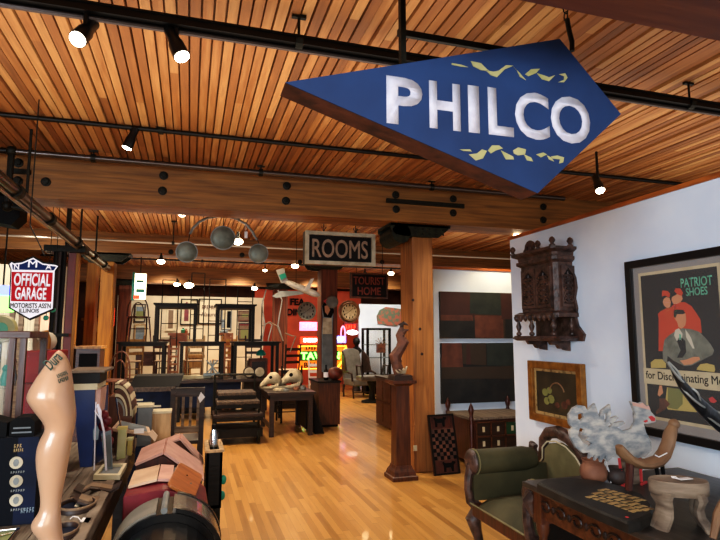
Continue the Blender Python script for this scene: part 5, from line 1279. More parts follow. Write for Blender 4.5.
# big bottle / items on the stacked tables
def jar(name,lab,cat,p,r,h,m,grp=None):
    t=thing(name,lab,cat,tuple(p),0,grp)
    B().lathe([(r*.8,0),(r,h*.1),(r,h*.6),(r*.5,h*.8),(r*.45,h*.95),(r*.6,h),(.001,h)],(0,0,0),14).build('body',m,t,True)
    return t
# blue folded chairs and pale tray seen under the middle table
bx=thing('blue_tripod','small blue folding stool seen through the middle stacked table','stool',(P(212,376,Y=11).x,11,zb),0)
for k in range(4): B().tube([(-.1+.07*k,0,.1),(.1-.07*k*1.0,.05*(k%2),.34)],.012,6).build('leg','slate',bx)
B().box(-.16,.16,-.08,.1,.06,.1).build('base','slate',bx)
tq=thing('serving_tray','pale oblong tray on the workbench under the middle stacked table','tray',(P(196,376,Y=11).x,11.2,zb),0)
B().rings([[V((x*s,y*s,z)) for x,y in ((-.3,-.12),(.3,-.12),(.3,.12),(-.3,.12))] for s,z in ((.85,0),(1,.05),(.95,.05),(.82,.015))],cap=True).build('tray','cream',tq)
# radio style cabinet on right stacked table interior
rx=thing('radio_cabinet','small dark wooden cabinet with two round dials under the right stacked table','cabinet',(P(258,378,Y=11.2).x,11.2,zb),0)
B().box(-.18,.18,-.05,.2,0,.36).build('case','rust',rx,bevel=.01); 
B().box(-.13,.13,-.06,-.05,.06,.3).build('door','walnut',rx)
for i,u in enumerate((249,259.5)):
    p=P(u,371,Y=10.9); t=thing('mantel_clock',('left' if i==0 else 'right')+' small round clock dial on the workbench below the right stacked table','clock',(p.x,10.9,zb),0,'round clocks on the workbench',world=True)
    B().lathe([(.001,-.03),(.1,-.03),(.11,-.02),(.11,.02),(.001,.02)],(p.x,10.9,zb+.115),18,'Y').build('case','walnut',t,True)
    B().lathe([(.001,-.036),(.08,-.036),(.09,-.03)],(p.x,10.9,zb+.115),18,'Y').build('dial','ivory',t,True)
# green lampshade
p=P(261,353,Y=11.2); gl=thing('desk_lamp','small green-shaded lamp hanging under the right stacked table','lamp',tuple(p),0); B().lathe([(.09,-.05),(.1,-.02),(.06,.05),(.01,.07)],(0,0,0),14).build('shade','teal',gl,True)
B().tube([(0,0,.07),(0,0,.12)],.006).build('stem','iron',gl)
# ---- ladder racks: tall thin iron grids
def grid_rack(lab,u0,u1,v0,Y,n,m='iron'):
    a=P(u0,v0,Y=Y);c=P(u1,v0,Y=Y)
    t=thing('wire_rack',lab,'rack',((a.x+c.x)/2,Y,0),0,'tall thin iron racks behind the tables',world=True)
    for x in (a.x,c.x): B().tube([(x,Y,0),(x,Y,a.z)],.012,6).build('upright',m,t)
    for k in range(n):
        z=a.z-.0-k*.32
        if z>.1: B().tube([(a.x,Y,z),(c.x,Y,z)],.009,6).build('crossbar',m,t)
    return t
for l,*g in (('thin iron rack rising behind the top left stacked table, at left',163,179,280,12.9,7),('tallest thin iron rack between the two topmost tables, at left',192,205,273,13.2,7),('thin iron rack between the two topmost tables, at right',210,226,279,13,7),('thin iron rack behind the topmost right table',238,253,288,13.1,6)): grid_rack(l,*g)
# ---- posters and pictures on the back exhibition wall (Y=16)
def picture(lab,u0,v0,u1,v1,Y,fm_,pm,extra=(),cat='picture',t_=.03,name='framed_picture'):
    a=P(u0,v1,Y=Y-.06);c=P(u1,v0,Y=Y-.06); w=c.x-a.x;h=c.z-a.z
    fr=frame_xy((a.x,Y-.06,a.z),(1,0,0),(0,0,1)); e=t_
    t=thing(name,lab,cat,tuple(fr[0]),0,None,world=True)
    B().prism([(0,0),(w,0),(w,h),(0,h)],fr,-.03,.01,holes=[[(e,e),(w-e,e),(w-e,h-e),(e,h-e)]]).build('frame',fm_,t)
    B().prism([(e,e),(w-e,e),(w-e,h-e),(e,h-e)],fr,-.03,-.01).build('sheet',pm,t)
    for k,(x0,y0,x1,y1,m) in enumerate(extra): B().prism([(x0*w,y0*h),(x1*w,y0*h),(x1*w,y1*h),(x0*w,y1*h)],fr,-.01+.002*k,-.006+.002*k).build('printed_patch',m,t)
    return t,fr,w,h
t,fr,w,h=picture('pale framed poster with a dark red bottle shape seen through the top left table',180,299,198,325,16,'black','cream')
B().prism([(w*.22,h*.15),(w*.48,h*.15),(w*.48,h*.55),(w*.4,h*.7),(w*.4,h*.88),(w*.3,h*.88),(w*.3,h*.7),(w*.22,h*.55)],fr,-.01,-.004).build('bottle_shape','rough_red',t)
t,fr,w,h=picture('pale framed poster with brown script lettering between the topmost tables',198,299,222,324,16,'black','wall_cream')
marks('small_print',6,fr,w*.15,h*.58,w*.6,h*.16,'rust',t,.004); text('lettering','Nature',fr,w*.12,h*.3,w*.65,h*.16,'rust',t,.004,.0,.3)
picture('small print of a green landscape hanging behind the bentwood chair',134,304,146,322,16,'walnut','cream',((.15,.15,.85,.6,'art_olive'),(.15,.6,.85,.85,'slate')))
picture('print of a grey-blue scene below the landscape print, behind the bentwood chair',134,324,146,341,16,'pale_wood','cream',((.1,.1,.9,.5,'slate'),(.1,.5,.9,.8,'grey_paint')))
picture('tall pale print with a sandy tower seen through the top left table',165,305,177,331,16,'cream','wall_cream',((.25,.1,.7,.8,'leather_tan'),))
picture('narrow dark figure picture seen through the left of the topmost right table',221,309,232,330,16,'grey_paint','cream',((.55,.1,.9,.9,'black'),(.1,.1,.4,.5,'slate')))
picture('small gold-toned landscape picture seen through the topmost right table',238,311,251,321,16,'rust','leather_tan',((.3,.4,.8,.7,'art_olive'),))
picture('framed brown print with a red top border seen through the topmost right table',238,323,251,340,16,'walnut','leather_tan',((.0,.85,1,1,'rough_red'),(.2,.1,.8,.6,'art_olive')))
# orange drawers at far
def drawers(lab,u0,v0,u1,v1,Y,m='orange_wood'):
    a=P(u0,v1,Y=Y);c=P(u1,v0,Y=Y)
    t=thing('wooden_stand',lab,'stand',((a.x+c.x)/2,Y,0),0,None,world=True)
    B().box(a.x,c.x,Y,Y+.4,c.z-.06,c.z).build('top',m,t); B().box(a.x+.05,c.x-.05,Y+.02,Y+.38,c.z-.3,c.z-.06).build('drawer',m,t)
    for x in (a.x+.05,c.x-.09): B().box(x,x+.05,Y+.02,Y+.07,0,c.z-.3).build('leg',m,t); B().box(x,x+.05,Y+.33,Y+.38,0,c.z-.3).build('leg',m,t)
drawers('orange wooden stand far behind, seen between the topmost tables',167.5,333,190,343,13.6); drawers('tall orange wooden stand between the middle and right stacked tables',219,333,233,347,13.6)
drawers('far brown cabinet seen through the left stacked table',132,352,158,380,13,'brown_wood')
drawers('far pale wooden stand seen through the middle stacked table',186,355,205,380,13,'oak')
# small props on far items
for (u,v,Y,m,l,r,h) in ((183,333,13.7,'teal','teal jar on the far orange stand',.05,.12),(186,333,13.7,'clay','small clay jar on the far orange stand',.04,.1),(224,333,13.7,'slate','blue-grey bowl on the tall orange stand',.1,.08)):
    p=P(u,v,Y=Y); jar('small_jar',l,'jar',(p.x,Y,p.z),r,h,m)
# ---- clusters of upturned chairs / hooks at right of stacks (wire easel shapes)
t=thing('wire_easel','tangle of pale bent metal chair frames behind the topmost right table','chair frame',tuple(P(275,330,Y=11)),0,None,world=True)
for pts in ([(262,341),(265,325),(262,305),(266,290)],[(283,341),(278,325),(282,300),(278,290)],[(262,326),(270,322),(277,326),(283,341)],[(268,341),(272,325),(268,322)],[(285,333),(292,336),(296,336),(290,352)]):
    B().tube([P(u,v,Y=11.8) for u,v in pts],.014,6).build('tube','pale_pipe',t,True)
B().tube([P(266,290,Y=11.8),P(262,305,Y=11.8),V((P(262,341,Y=11.8).x,11.8,0))],.012,6).build('upright','iron',t)
B().tube([P(283,341,Y=11.8),V((P(283,341,Y=11.8).x,11.8,0))],.014,6).build('upright','iron',t)
# windsor chair back at (285-297,335-350)
ladder_chair('ladderback_chair','dark ladderback chair left of the reddish far post',(P(288,380,Y=12.3).x,12.3,.35),PI+.3,'walnut')
o=B().box(P(288,380,Y=12.3).x-.28,P(288,380,Y=12.3).x+.28,12.0,12.6,0,.35).build('display_riser','walnut'); tag(o,'low walnut riser under the dark ladderback chair left of the reddish far post','riser')
# ---- tiered factory carts
kt=thing('tiered_cart','low dark iron and wood cart with three stepped shelves beside the library table','cart',(.7,8.4,0),0,None,world=True)
y=8.25
for k,(u0,u1,v,dy) in enumerate(((218,256,393,.45),(217,260,402,.22),(213,263,415,0))):
    a=P(u0,v,Y=y+dy);c=P(u1,v,Y=y+dy)
    B().box(a.x,c.x,y+dy,y+dy+.5,a.z-.05,a.z).build('shelf','counter_wood' if k<2 else 'walnut',kt,bevel=.008)
    B().box(a.x,c.x,y+dy-.01,y+dy,a.z-.1,a.z-.05).build('shelf_rim','black_wood',kt)
a=P(215,375,Y=8.9);c=P(255,375,Y=8.9)
for x in (a.x,c.x): B().tube([(x,8.92,.1),(x,8.92,a.z)],.018,8).build('upright','iron',kt,True); B().tube([(x,8.3,.15),(x,8.3,.5)],.018,8).build('upright','iron',kt,True)
B().tube([(a.x,8.92,a.z),(c.x,8.92,a.z)],.018,8).build('handle_bar','iron',kt,True)
B().box(a.x,c.x+.06,8.28,8.9,.1,.22).build('chassis','black_wood',kt)
for x in (a.x+.05,c.x):
    for y_ in (8.3,8.8): B().lathe([(.001,-.02),(.09,-.02),(.1,0),(.09,.02),(.001,.02)],(x,y_,.1),16,'X').build('wheel','iron',kt,True)
# ---- library table
lt2=thing('library_table','dark brown rectangular library table with square legs in the middle of the hall','table',(1.4,9,0),0,None,world=True)
zt4=P(290,392,Y=8.75).z
cf=P(270,438,Z=0); 
x0,x1,y0,y1=1.22,1.83,8.72,9.9
x0=P(270,400,Y=8.72).x; x1=P(313,400,Y=8.72).x
A=[V((x0-.04,y0-.04,0)),V((x1+.04,y0-.04,0)),V((x1+.04,y1,0)),V((x0-.04,y1,0))]
B().rings([[p+V((0,0,z)) for p in A] for z in (zt4-.035,zt4)]).build('tabletop','walnut',lt2)
B().box(x0,x1,y0,y1-.04,zt4-.13,zt4-.035).build('apron','walnut',lt2)
for x in (x0,x1-.07):
    for y in (y0,y1-.12): B().box(x,x+.07,y,y+.07,0,zt4-.13).build('leg','walnut',lt2)
B().box(x0+.02,x0+.05,y0+.05,y1-.1,.1,.16).build('stretcher','walnut',lt2)
B().box(x1-.05,x1-.02,y0+.3,y1-.1,.05,zt4-.13).build('side_panel','black_wood',lt2)
lb=thing('leaning_board','black board leaning against the right end of the library table','board',(x1+.1,9,0),0,None,world=True)
A=[V((x1+.06,y0+.1,0)),V((x1+.2,y0+.1,0)),V((x1+.02,y0+.1,zt4-.05))]
B().rings([A,[p+V((0,.7,0)) for p in A]]).build('board','black',lb); B().tube([A[1],A[2]],.01,6).build('edge_trim','black_wood',lb)
for k in range(5):
    pass
p=thing('low_platform','low dark platform under the cart and library table','platform',(1.0,8.7,0),0,None,world=True)
# carved heads (skulls) on the table
def skull(lab,px,Y,s):
    q=P(*px,Y=Y); t=thing('animal_skull',lab,'skull',(q.x,Y,zt4),0,'bleached skulls on the library table')
    b=B(); rs=[]
    for x,z,ry,rz in ((-.2,.05,.03,.03),(-.17,.07,.05,.05),(-.1,.13,.08,.07),(0,.2,.12,.11),(.1,.2,.13,.12),(.17,.17,.11,.11),(.22,.13,.05,.06)):
        rs.append([V((x*s,ry*s*math.cos(a),z*s+rz*s*math.sin(a))) for a in [2*PI*k/12 for k in range(12)]])
    b.rings(rs).build('cranium','ivory',t,'all')
    B().tube([(-.18*s,0,.02*s),(0,-.06*s,.02*s),(.14*s,-.07*s,.06*s),(.17*s,-.06*s,.14*s)],[.02*s,.03*s,.03*s,.03*s],8).build('jaw','ivory',t,True)
    for sy in (-1,1): B().ball((.0*s,sy*.1*s,.22*s),.035*s,8,6).build('eye_socket','black',t)
    return t
skull('left bleached animal skull at the back corner of the library table',(270,384),9.45,.85); skull('right rounder bleached skull on the library table',(290,384),9.5,1.0)
for (u,Y,m,l,r,h) in ((279,9.0,'ivory','small cream bowl between the two skulls',.09,.06),(296,9.0,'clay','small clay cup right of the skulls on the library table',.05,.06),(303,9.1,'zinc','small grey cup near the right end of the library table',.05,.07),(286,8.9,'zinc','little dark tin at the front of the library table',.045,.05)):
    jar('small_bowl',l,'bowl',(P(u,390,Y=Y).x,Y,zt4),r,h,m)
# chairs behind table with pale slats / neon lit folding chair
ladder_chair('ladderback_chair','black ladderback chair pushed behind the library table',(1.78,10.22,0),PI,'black_wood')
ladder_chair('ladderback_chair','pale striped chair beyond the right end of the library table',(P(313,400,Y=12.3).x+.1,12.3,0),PI-.3,'white_paint')
# ---- cabinet below far post with ball and bottle
wc=thing('low_cabinet','plain brown wooden cabinet beside the dark post below the ROOMS signboard','cabinet',(2.75,10.4,0),0,None,world=True)
x0=P(319,400,Y=9.4).x; x1=P(340,400,Y=9.4).x; zc=P(330,381,Y=9.4).z
B().box(x0,x1,9.4,10.12,.04,zc-.03).build('body','brown_wood_v',wc); B().box(x0-.03,x1+.02,9.37,10.14,zc-.03,zc).build('top','black_wood',wc); B().box(x0+.03,x1-.03,9.43,10.1,0,.04).build('plinth','black',wc)
q=P(335,381,Y=9.6); lb2=thing('leather_ball','brown leather ball resting on the low wooden cabinet','ball',(q.x,9.6,zc),0)
B().ball((0,0,.115),(.14,.13,.115),18,12).build('ball','football',lb2,True); B().tube([(.14*math.cos(a),-.002,.115+.116*math.sin(a)) for a in [i*PI/10 for i in range(21)]],.003,5).build('seam','leather',lb2)
q=P(326,381,Y=9.6); bt_=thing('glass_bottle','white and dark bottle standing on the low wooden cabinet beside the ball','bottle',(q.x,9.6,zc),0)
B().lathe([(.035,0),(.045,.02),(.045,.15),(.02,.2),(.018,.27),(.001,.27)],(0,0,0),14).build('body','black_gloss',bt_,True); B().lathe([(.046,.05),(.047,.06),(.047,.13),(.046,.14)],(0,0,0),14).build('label','white_paint',bt_,True)
# figure board on the post
fb_=thing('figure_board','flat painted board of a standing woman with long hair mounted on the dark post','figure board',(2.5,10.15,1.0),0,None,world=True)
fr=frame_xy((P(322,392,Y=10.17).x,10.17,P(322,392,Y=10.17).z),(1,0,0),(0,0,1))
g=lambda l:fpx(fr,l,Y=10.17)
B().prism(g([(322,372),(322,330),(323,318),(322,306),(326,300),(331,300),(334,307),(333,318),(332.5,330),(333,372)]),fr,-.02,0).build('figure_outline','slate',fb_)
B().prism(g([(322,306),(326,299),(332,300),(334,312),(331,318),(324,317)]),fr,0,.006).build('hair','black',fb_)
B().prism(g([(324.5,306),(328.5,305),(330,310),(327.5,315),(325,312)]),fr,.006,.01).build('face','art_skin',fb_)
B().prism(g([(323,318),(331.5,318),(332,334),(322.5,334)]),fr,0,.008).build('blouse','ivory',fb_)
B().prism(g([(322.5,334),(332.2,334),(332.8,371),(322.3,371)]),fr,0,.006).build('skirt','grey_paint',fb_)
B().prism(g([(323,301),(327,298.5),(329,302),(326,304)]),fr,.006,.012).build('red_bow','paint_red',fb_)
B().lathe([(.001,-.05),(.1,-.05),(.12,-.03),(.12,0)],P(332,302,Y=10.15),14,'Y').build('round_backing','zinc',fb_,True)
# ---- clocks
def clock(lab,px,Y,r,rim,face):
    p=P(*px,Y=Y); t=thing('wall_clock',lab,'clock',tuple(p),0,None,world=True)
    B().lathe([(.001,.06),(r,.06),(r*1.02,0),(r,-.03),(r*.88,-.02),(r*.86,0),(.001,0)],p,28,'Y').build('case',rim,t,True)
    f=B().lathe([(.001,-.01),(r*.85,-.008),(r*.87,0)],p,28,'Y').build('dial',face,t,True)
    for k in range(12):
        a=k*PI/6; B().box(p.x+r*.7*math.sin(a)-.012,p.x+r*.7*math.sin(a)+.012,Y-.018,Y-.012,p.z+r*.7*math.cos(a)-.025,p.z+r*.7*math.cos(a)+.025).build('numeral','black',f)
    for a,l in ((.8,.5),(4.2,.65)): B().bar((p.x,Y-.02,p.z),(p.x+r*l*math.sin(a),Y-.02,p.z+r*l*math.cos(a)),.018,.006).build('hand','black',f)
    return t
clock('round pewter-grey clock hanging left of the figure board',(307,311),14.0,.235,'pewter','zinc')
clock('round wall clock with a wide brown rim, right of the figure board',(349.5,311.5),14.0,.24,'head_wood','ivory')
o=B().lathe([(.001,.09),(.3,.09),(.3,.06),(.001,.06)],P(350,311.5,Y=14.0),28,'Y').build('clock_board','head_wood'); tag(o,'round brown backing board behind the brown-rimmed clock','board')
for px in ((307,303),(349.5,303)): pass
# ---- neon signs in the red room
def neon_box(lab,u0,v0,u1,v1,Y,pm,txt,tm,bm_=None,fit=.12):
    a=P(u0,v1,Y=Y);c=P(u1,v0,Y=Y); w=c.x-a.x;h=c.z-a.z; fr=frame_xy((a.x,Y,a.z),(1,0,0),(0,0,1))
    t=thing('neon_sign',lab,'sign',tuple(fr[0]),0,None,world=True)
    B().prism([(0,0),(w,0),(w,h),(0,h)],fr,-.1,0).build('box',pm,t)
    if bm_:
        b=B(); b.tube([fr[0]+fr[1]*x+fr[2]*y+fr[3]*.03 for x,y in ((.03,.03),(w-.03,.03),(w-.03,h-.03),(.03,h-.03),(.03,.03))],.014,6); b.build('border_tube',bm_,t)
    if isinstance(txt,int): marks('neon_strokes',txt,fr,w*fit,h*.22,w*(1-2*fit),h*.56,tm,t,.03)
    elif txt: text('lettering',txt,fr,w*fit,h*.22,w*(1-2*fit),h*.56,tm,t,.03,.02)
    return t,fr,w,h
t,fr,w,h=neon_box('big orange tavern sign with green TAVERN lettering and a yellow arrow',298,345,347,370,15,'tavern_panel','',None,'neon_yellow')
fm('deep_green',hx('0c3a14'),.6)
B().prism([(w*.02,h*.37),(w*.85,h*.37),(w*.85,h*.76),(w*.02,h*.76)],fr,.0,.015).build('letter_panel','deep_green',t)
text('lettering','TAVERN',fr,w*.04,h*.41,w*.8,h*.31,'neon_green',t,.05,.04)
text('lettering','BILLIARDS',fr,w*.12,h*.08,w*.66,h*.22,'black',t,.02,.02); marks('small_print',8,fr,w*.15,h*.8,w*.45,h*.14,'black',t,.02)
B().tube([fr[0]+fr[1]*w*x+fr[2]*h*y+fr[3]*.05 for x,y in ((.98,.9),(.8,.5),(.95,.5),(.8,.08))],.03,6).build('arrow_tube','neon_yellow',t)
neon_box('red BEER neon box sign above the tavern sign',301,337,321,343.5,15,'neon_red','BEER','neon_white')
neon_box('violet neon box sign on the right of the post above the tavern sign',332,336,346,343,15,'neon_violet',4,'neon_white')
neon_box('blue and pink neon box sign below the pewter-grey clock',300,322,318,330.5,15.2,'neon_pink',4,'neon_violet',)
neon_box('small red neon box sign below the brown-rimmed clock',344,323,358,331,15.2,'rough_red',4,'neon_red')
t=thing('neon_sign','narrow pink oval neon tube left of the small red sign','sign',tuple(P(343,334,Y=15)),0)
B().tube([(.06*math.cos(a),0,.22*math.sin(a)) for a in [2*PI*i/16 for i in range(17)]],.02,6).build('tube','neon_pink',t); B().tube([(0,0,-.22),(0,0,-P(343,334,Y=15).z)],.01,5).build('stand','iron',t)
t=thing('neon_sign','oval white lit lamp sign below the small red neon sign','sign',tuple(P(352.5,332.5,Y=14.9)),0)
B().ball((0,0,0),(.17,.05,.07),16,8).build('glass','neon_white',t,True); B().tube([(0,0,.07),(0,.0,.3)],.01,5).build('bracket','iron',t)
fr=frame_xy(P(290,313,Y=17.5),(1,0,0),(0,0,1)); fd=thing('wall_lettering','black capital letters painted on the red wall left of the pewter-grey clock','lettering',tuple(fr[0]),0,None,world=True)
text('lettering','FEA',fr,0,.25,.48,.22,'black',fd,.02,.04); text('lettering','DINE',fr,-.1,-.08,.6,.22,'black',fd,.02,.04)
# left hand neon glows and exit sign
t,fr,w,h=neon_box('round yellow-green lit sign at the far left beneath the shield sign',-6,318,12,341,7.2,'black','',None)
bpy.data.objects.remove([o for o in bpy.data.objects if o.parent==t][0]) 
p=P(2,329,Y=7.2); B().lathe([(.001,-.05),(.14,-.04),(.16,0),(.14,.04),(.001,.05)],p,22,'Y').build('disc','yellow_green',t,True); B().lathe([(.001,-.055),(.07,-.052),(.075,-.04)],p,22,'Y').build('centre','art_green',t,True)
B().tube([(p.x,7.2,p.z-.14),(p.x,7.2,0)],.015,6).build('stand','iron',t)
p=P(2,302,Y=7.6); t=thing('neon_sign','bright green lit sign glimpsed at the far left behind the shield sign','sign',tuple(p),0); B().box(-.14,.14,-.02,.02,-.12,.08).build('panel','neon_green',t,bevel=.02); B().box(-.14,.14,-.025,.02,.08,.2).build('upper_panel','neon_violet',t); B().tube([(0,0,.2),(0,0,3.3-p.z)],.01).build('rod','iron',t)
t=thing('exit_sign','small red wall notice beside the dark red steel post','sign',tuple(P(54,321,Y=9.5)),0); B().box(-.06,.06,-.02,.02,-.08,.08).build('plate','neon_red',t); B().box(-.03,.03,-.025,-.02,-.04,.04).build('white_mark','white_paint',t)
t=thing('exit_sign','small red sign right of the narrow yellow-brown post','sign',tuple(P(111,318,Y=12)),0); B().box(-.06,.06,-.03,.02,-.16,.2).build('plate','neon_red',t); B().box(-.02,.02,-.035,-.03,-.06,.0).build('white_mark','white_paint',t); B().tube([(0,0,.2),(0,0,3.3-P(111,318,Y=12).z)],.008).build('rod','iron',t)
for (u,v) in ((46,318),(53,310),): 
    t=thing('glass_float','small glowing teal glass ball hanging '+('lower ' if v==318 else 'higher ')+'beside the shield sign','glass ball',tuple(P(u,v,Y=7.1)),0); B().ball((0,0,0),.03,12,8).build('ball','teal',t,True); B().tube([(0,0,.03),(0,0,3.345-P(u,v,Y=7.1).z)],.004).build('string','iron',t)
# lit vertical sign (striped) above the bentwood chair
a=P(140,287,Y=10.6); t=thing('lit_sign','narrow glowing vertical sign with red and green marks above the bentwood chair','sign',tuple(a),0)
B().box(-.09,.1,-.03,.05,-.22,.24).build('box','neon_white' if 0 else 'far_sign' if 'far_sign' in M else fm('far_sign',hx('fff3c8'),.5,emit=3.),t); B().box(-.13,-.09,-.05,.05,-.24,.26).build('green_side','teal',t)
B().box(-.06,.08,-.035,-.03,-.1,-.04).build('green_mark','teal',t); B().box(-.06,.06,-.035,-.03,.08,.12).build('green_mark','teal',t); B().box(-.09,.0,-.035,-.03,-.22,-.15).build('red_mark','neon_red',t); B().tube([(0,0,.24),(0,0,3.34-a.z)],.008).build('rod','iron',t)
# curtain mullions
for u in (21,37,12): 
    p=P(u,330,Y=9.55); o=B().box(p.x-.03,p.x+.03,9.5,9.56,0,2.5).build('window_mullion','grey_wood'); tag(o,{21:'grey upright bar on the pale lit wall behind the shield sign, left one',37:'grey upright bar on the pale lit wall below the shield sign tip, right one',12:'grey upright bar on the pale wall nearest the left edge'}[u],'bar')
# ---- far right: wing chair, ottoman, lamps, floral upholstered piece
def wing_chair(lab,loc,rz):
    t=thing('wing_chair',lab,'chair',loc,rz)
    B().box(-.3,.3,-.3,.28,.3,.46).build('seat','grey_leather',t,bevel=.03)
    b=B(); A=[V((-.29,.24,.4)),V((.29,.24,.4)),V((.25,.42,1.15)),V((.12,.44,1.22)),V((-.12,.44,1.22)),V((-.25,.42,1.15))]
    b.rings([A,[p+V((0,.1,0)) for p in A]]).build('back','grey_leather',t,bevel=.02)
    for s in (-1,1):
        A=[V((s*.3,.3,.6)),V((s*.33,.0,.66)),V((s*.33,.1,1.0)),V((s*.28,.36,1.18))]; B().rings([A,[p+V((s*.04,0,0)) for p in A]]).build('wing','leather',t)
        B().tube([(s*.32,.28,.62),(s*.35,-.05,.64),(s*.34,-.26,.6),(s*.33,-.28,.42)],.028,8).build('arm','walnut',t,True)
        for y in (-.26,.26): B().tube([(s*.28,y,.32),(s*.3,y,.15),(s*.29,y*1.05,0)],[.03,.02,.025],8).build('leg','walnut',t,True)
    B().tube([(-.28,-.26,.14),(.28,-.26,.14)],.015,6).build('stretcher','walnut',t)
    return t
q=P(357,391,Y=13.9); wing_chair('grey leather wing chair with dark wood legs at the far end of the aisle',(q.x,13.75,0),.2)
ot=thing('barber_chair','grey upholstered reclining seat on an ornate iron base right of the wing chair','chair',(P(372,393,Y=12.6).x,12.6,0),0)
B().box(-.33,.3,-.2,.25,.5,.62).build('seat','grey_leather',ot,bevel=.03); B().lathe([(.26,0),(.25,.04),(.08,.08),(.06,.3),(.12,.45),(.12,.5)],(0,0,0),14).build('iron_base','iron',ot,True)
for s in (-1,1): B().tube([(.3*s,.2,.55),(.34*s,.15,.85),(.34*s,-.2,.85),(.3*s,-.22,.6)],.02,8).build('arm','walnut',ot,True)
B().ball((.2,-.1,.12),.07,10,6).build('foot_knob','iron',ot)
fl=thing('painted_panel','mottled pink and green ragged-edged panel on the far white wall','wall hanging',tuple(P(390,320,Y=15.4)),0,None,world=True)
fm('mottled',hx('b06a58'),.8,c2=hx('6c7a66'),scale=9,lo=.45,hi=.55)
fr=frame_xy(P(377,322,Y=15.455),(1,0,0),(0,0,1))
B().prism(fpx(fr,[(378,324),(377,316),(380,310),(386,307),(394,308),(401,309),(402,322),(396,326),(386,325),(383,324)],Y=15.455),fr,-.04,0).build('panel','mottled',fl)
gf=thing('glass_cabinet','black-framed glass display case before the far white wall','cabinet',(P(375,360,Y=14.3).x,14.3,0),0,None,world=True)
x0=P(368,345,Y=14.3).x;x1=P(390,345,Y=14.3).x;z1=P(375,328,Y=14.3).z
for x in (x0,x1): B().box(x-.03,x+.03,14.3,14.36,0,z1).build('stile','black',gf); B().box(x-.03,x+.03,14.75,14.8,0,z1).build('stile','black',gf)
B().box(x0-.03,x1+.03,14.3,14.8,z1-.05,z1).build('top','black',gf); B().box(x0-.03,x1+.03,14.3,14.8,0,.5).build('base','black',gf)
B().box(x0,x1,14.31,14.32,.5,z1-.05).build('pane','case_glass',gf)
for z in (.95,1.3): B().box(x0,x1,14.35,14.75,z,z+.02).build('shelf','slate',gf)
ml=thing('globe_table_lamp','round milky white lamp globe on a dark stand at the far end of the aisle','lamp',(P(386,383,Y=12.1).x+.1,11.6,0),0)
B().ball((0,0,.82+.1),(.14,.14,.13),16,10).build('globe','ivory',ml,True); B().lathe([(.14,0),(.13,.03),(.03,.06),(.025,.7),(.08,.78),(.08,.8)],(0,0,0),14).build('stand','black_wood',ml,True)
fa=thing('fan_lamp','dark boxy lamp with a spoked top beside the globe lamp','lamp',(P(381,360,Y=13.6).x,13.6,0),0)
B().box(-.1,.1,-.08,.08,1.12,1.34).build('box','rust',fa); B().tube([(0,0,0),(0,0,1.12)],.02).build('pole','iron',fa); B().lathe([(.16,0),(.15,.02),(.02,.04)],(0,0,0),12).build('base','iron',fa)
b=B()
for k in range(7): b.tube([(0,0,1.34),(.16*math.cos(k*PI/6),0,1.36+.16*math.sin(k*PI/6))],.008,5)
b.build('spokes','chrome',fa)
bh=thing('portrait_bust','small dark bust behind the wing chair at the far end of the aisle','bust',(P(356.5,345,Y=15.2).x,15.2,0),0)
zq=P(356,352,Y=15.2).z
B().lathe([(.13,0),(.12,.05),(.09,.1),(.09,zq-.06),(.14,zq)],(0,0,0),14).build('pedestal','walnut',bh,True)
B().lathe([(.13,0),(.15,.06),(.1,.12),(.05,.15),(.05,.19),(.09,.23),(.105,.3),(.09,.37),(.04,.41),(.001,.42)],(0,0,zq),16).build('bust','iron',bh,True)
# low cabinet left of the pedestal
ch_=thing('blanket_chest','brown wooden chest of plain boards behind the tall pedestal','chest',(3.5,9.05,0),0,None,world=True)
x0=P(378,400,Y=8.6).x
a=P(391,432,Z=0); c=P(378,422,Z=0); print('chest',a,c)
B().box(3.2,3.8,8.65,9.45,.03,.82).build('body','brown_wood',ch_)
B().box(3.18,3.82,8.62,9.47,.82,.85).build('top','walnut',ch_)
for k in range(2): B().box(3.185,3.2,8.68+k*.38,9.03+k*.38,.1,.42).build('drawer','brown_wood',ch_); B().box(3.185,3.2,8.68+k*.38,9.03+k*.38,.46,.78).build('drawer','brown_wood',ch_)
# left far clutter: brown bureau and lamps behind the left posts
drawers('tall yellow oak cabinet behind the narrow yellow-brown post',78,318,98,372,13,'post_yellow')
bx_=thing('oak_sideboard','low oak sideboard with black front behind the dark box at left','sideboard',(-1.5,7.6,0),0,None,world=True)
a=P(76,352,Y=7.6);c=P(100,352,Y=7.6); B().box(a.x,c.x,7.6,8.0,.1,a.z+.04).build('body','brown_wood',bx_); B().box(a.x+.04,c.x-.03,7.58,7.6,P(80,368,Y=7.6).z,a.z-.02).build('dark_front','black',bx_); B().box(a.x-.02,c.x+.02,7.56,8.02,a.z+.04,a.z+.07).build('top','oak',bx_)
B().box(a.x+.02,c.x-.02,7.63,7.97,0,.1).build('plinth','walnut',bx_)
bpy.data.objects.remove(bpy.data.objects['low_platform']) if 'low_platform' in bpy.data.objects else None
# ================================================================ LIGHT AND CAMERA
def area(name,loc,aim,size,sy,power,col):
    l=bpy.data.lights.new(name,'AREA'); l.shape='RECTANGLE'; l.size=size; l.size_y=sy; l.energy=power; l.color=col
    o=bpy.data.objects.new(name,l); C.objects.link(o); o.location=loc; o.rotation_euler=(V(aim)-V(loc)).to_track_quat('-Z','Y').to_euler()
# daylight from windows behind and left of the camera
area('window_light',(-3.5,-2.5,2.2),(2.5,4,1.4),3.5,2.,380,(.76,.88,1.))
area('window_light',(.5,-3.,2.3),(1.8,6,.8),3.,1.6,110,(1.,.93,.82))
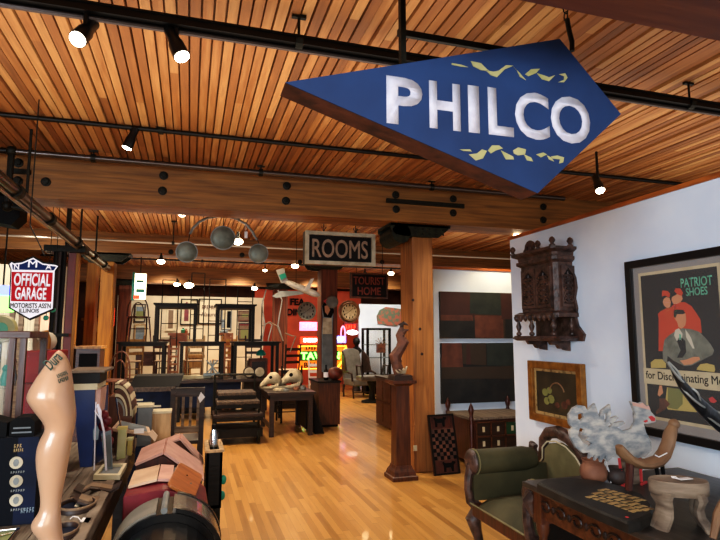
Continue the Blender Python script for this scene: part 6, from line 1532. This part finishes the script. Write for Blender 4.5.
# warm uplight that washes the ceiling boards (added area lights, no fixtures there)
for (x,y,p) in ((0,3.4,60),(4.5,3.4,50),(0,7.8,60),(5,7.8,40),(0,12,50),(4,12,50),(-3.5,3.5,30),(-3.5,8,30),(0,16,30)):
    area('ceiling_wash',(x,y,2.72),(x,y+.01,4),3.6,2.4,p*.55,(1,.9,.78))
for (x,y,p) in ((1.0,5.0,70),(.4,7.2,60),(3.2,5.2,45),(0.4,9.0,40),(.5,11.5,60),(3.6,12.5,80),(-1.8,8.2,60),(-1,3.2,40),(1.5,14,60),(4.3,14.2,60)):
    l=bpy.data.lights.new('room_light','SPOT'); l.energy=p*2.2; l.color=(1,.9,.77); l.spot_size=math.radians(130); l.spot_blend=.8; l.shadow_soft_size=.06
    o=bpy.data.objects.new('room_light',l); C.objects.link(o); o.location=(x,y,3.1)
for (x,y) in ((-.6,14.2),(1.2,14.2),(3.2,14.3),(5.2,13.9),(-2.2,8.4)):  # added spots without fixtures, put in to brighten the back walls
    l=bpy.data.lights.new('wall_fill','SPOT'); l.energy=120; l.color=(1,.9,.76); l.spot_size=math.radians(110); l.spot_blend=.8; l.shadow_soft_size=.05
    o=bpy.data.objects.new('wall_fill',l); C.objects.link(o); o.location=(x,y,2.85); o.rotation_euler=(V((0,1,-.6))).to_track_quat('-Z','Y').to_euler()
w=bpy.data.worlds.new('w'); bpy.context.scene.world=w; w.use_nodes=True
w.node_tree.nodes['Background'].inputs[0].default_value=(1,.9,.78,1); w.node_tree.nodes['Background'].inputs[1].default_value=.35
cam=bpy.data.cameras.new('cam'); cam.lens=FP/720*36; cam.sensor_width=36; cam.clip_start=.05; cam.clip_end=200
co=bpy.data.objects.new('cam',cam); C.objects.link(co); co.location=(0,0,H); co.rotation_euler=(PI/2+PT,0,-YAW)
sc_=bpy.context.scene; sc_.camera=co
sc_.view_settings.view_transform='Standard'; sc_.view_settings.look='None'; sc_.view_settings.exposure=0.
vs_=sc_.view_settings; vs_.use_curve_mapping=True; cmv=vs_.curve_mapping.curves[3]
cmv.points[0].location=(0.,0.); cmv.points[1].location=(1.,1.)
for q_ in ((.04,.028),(.18,.17),(.5,.53),(.8,.85)): cmv.points.new(*q_)
vs_.curve_mapping.update()
sc_.cycles.max_bounces=8; sc_.cycles.use_denoising=True
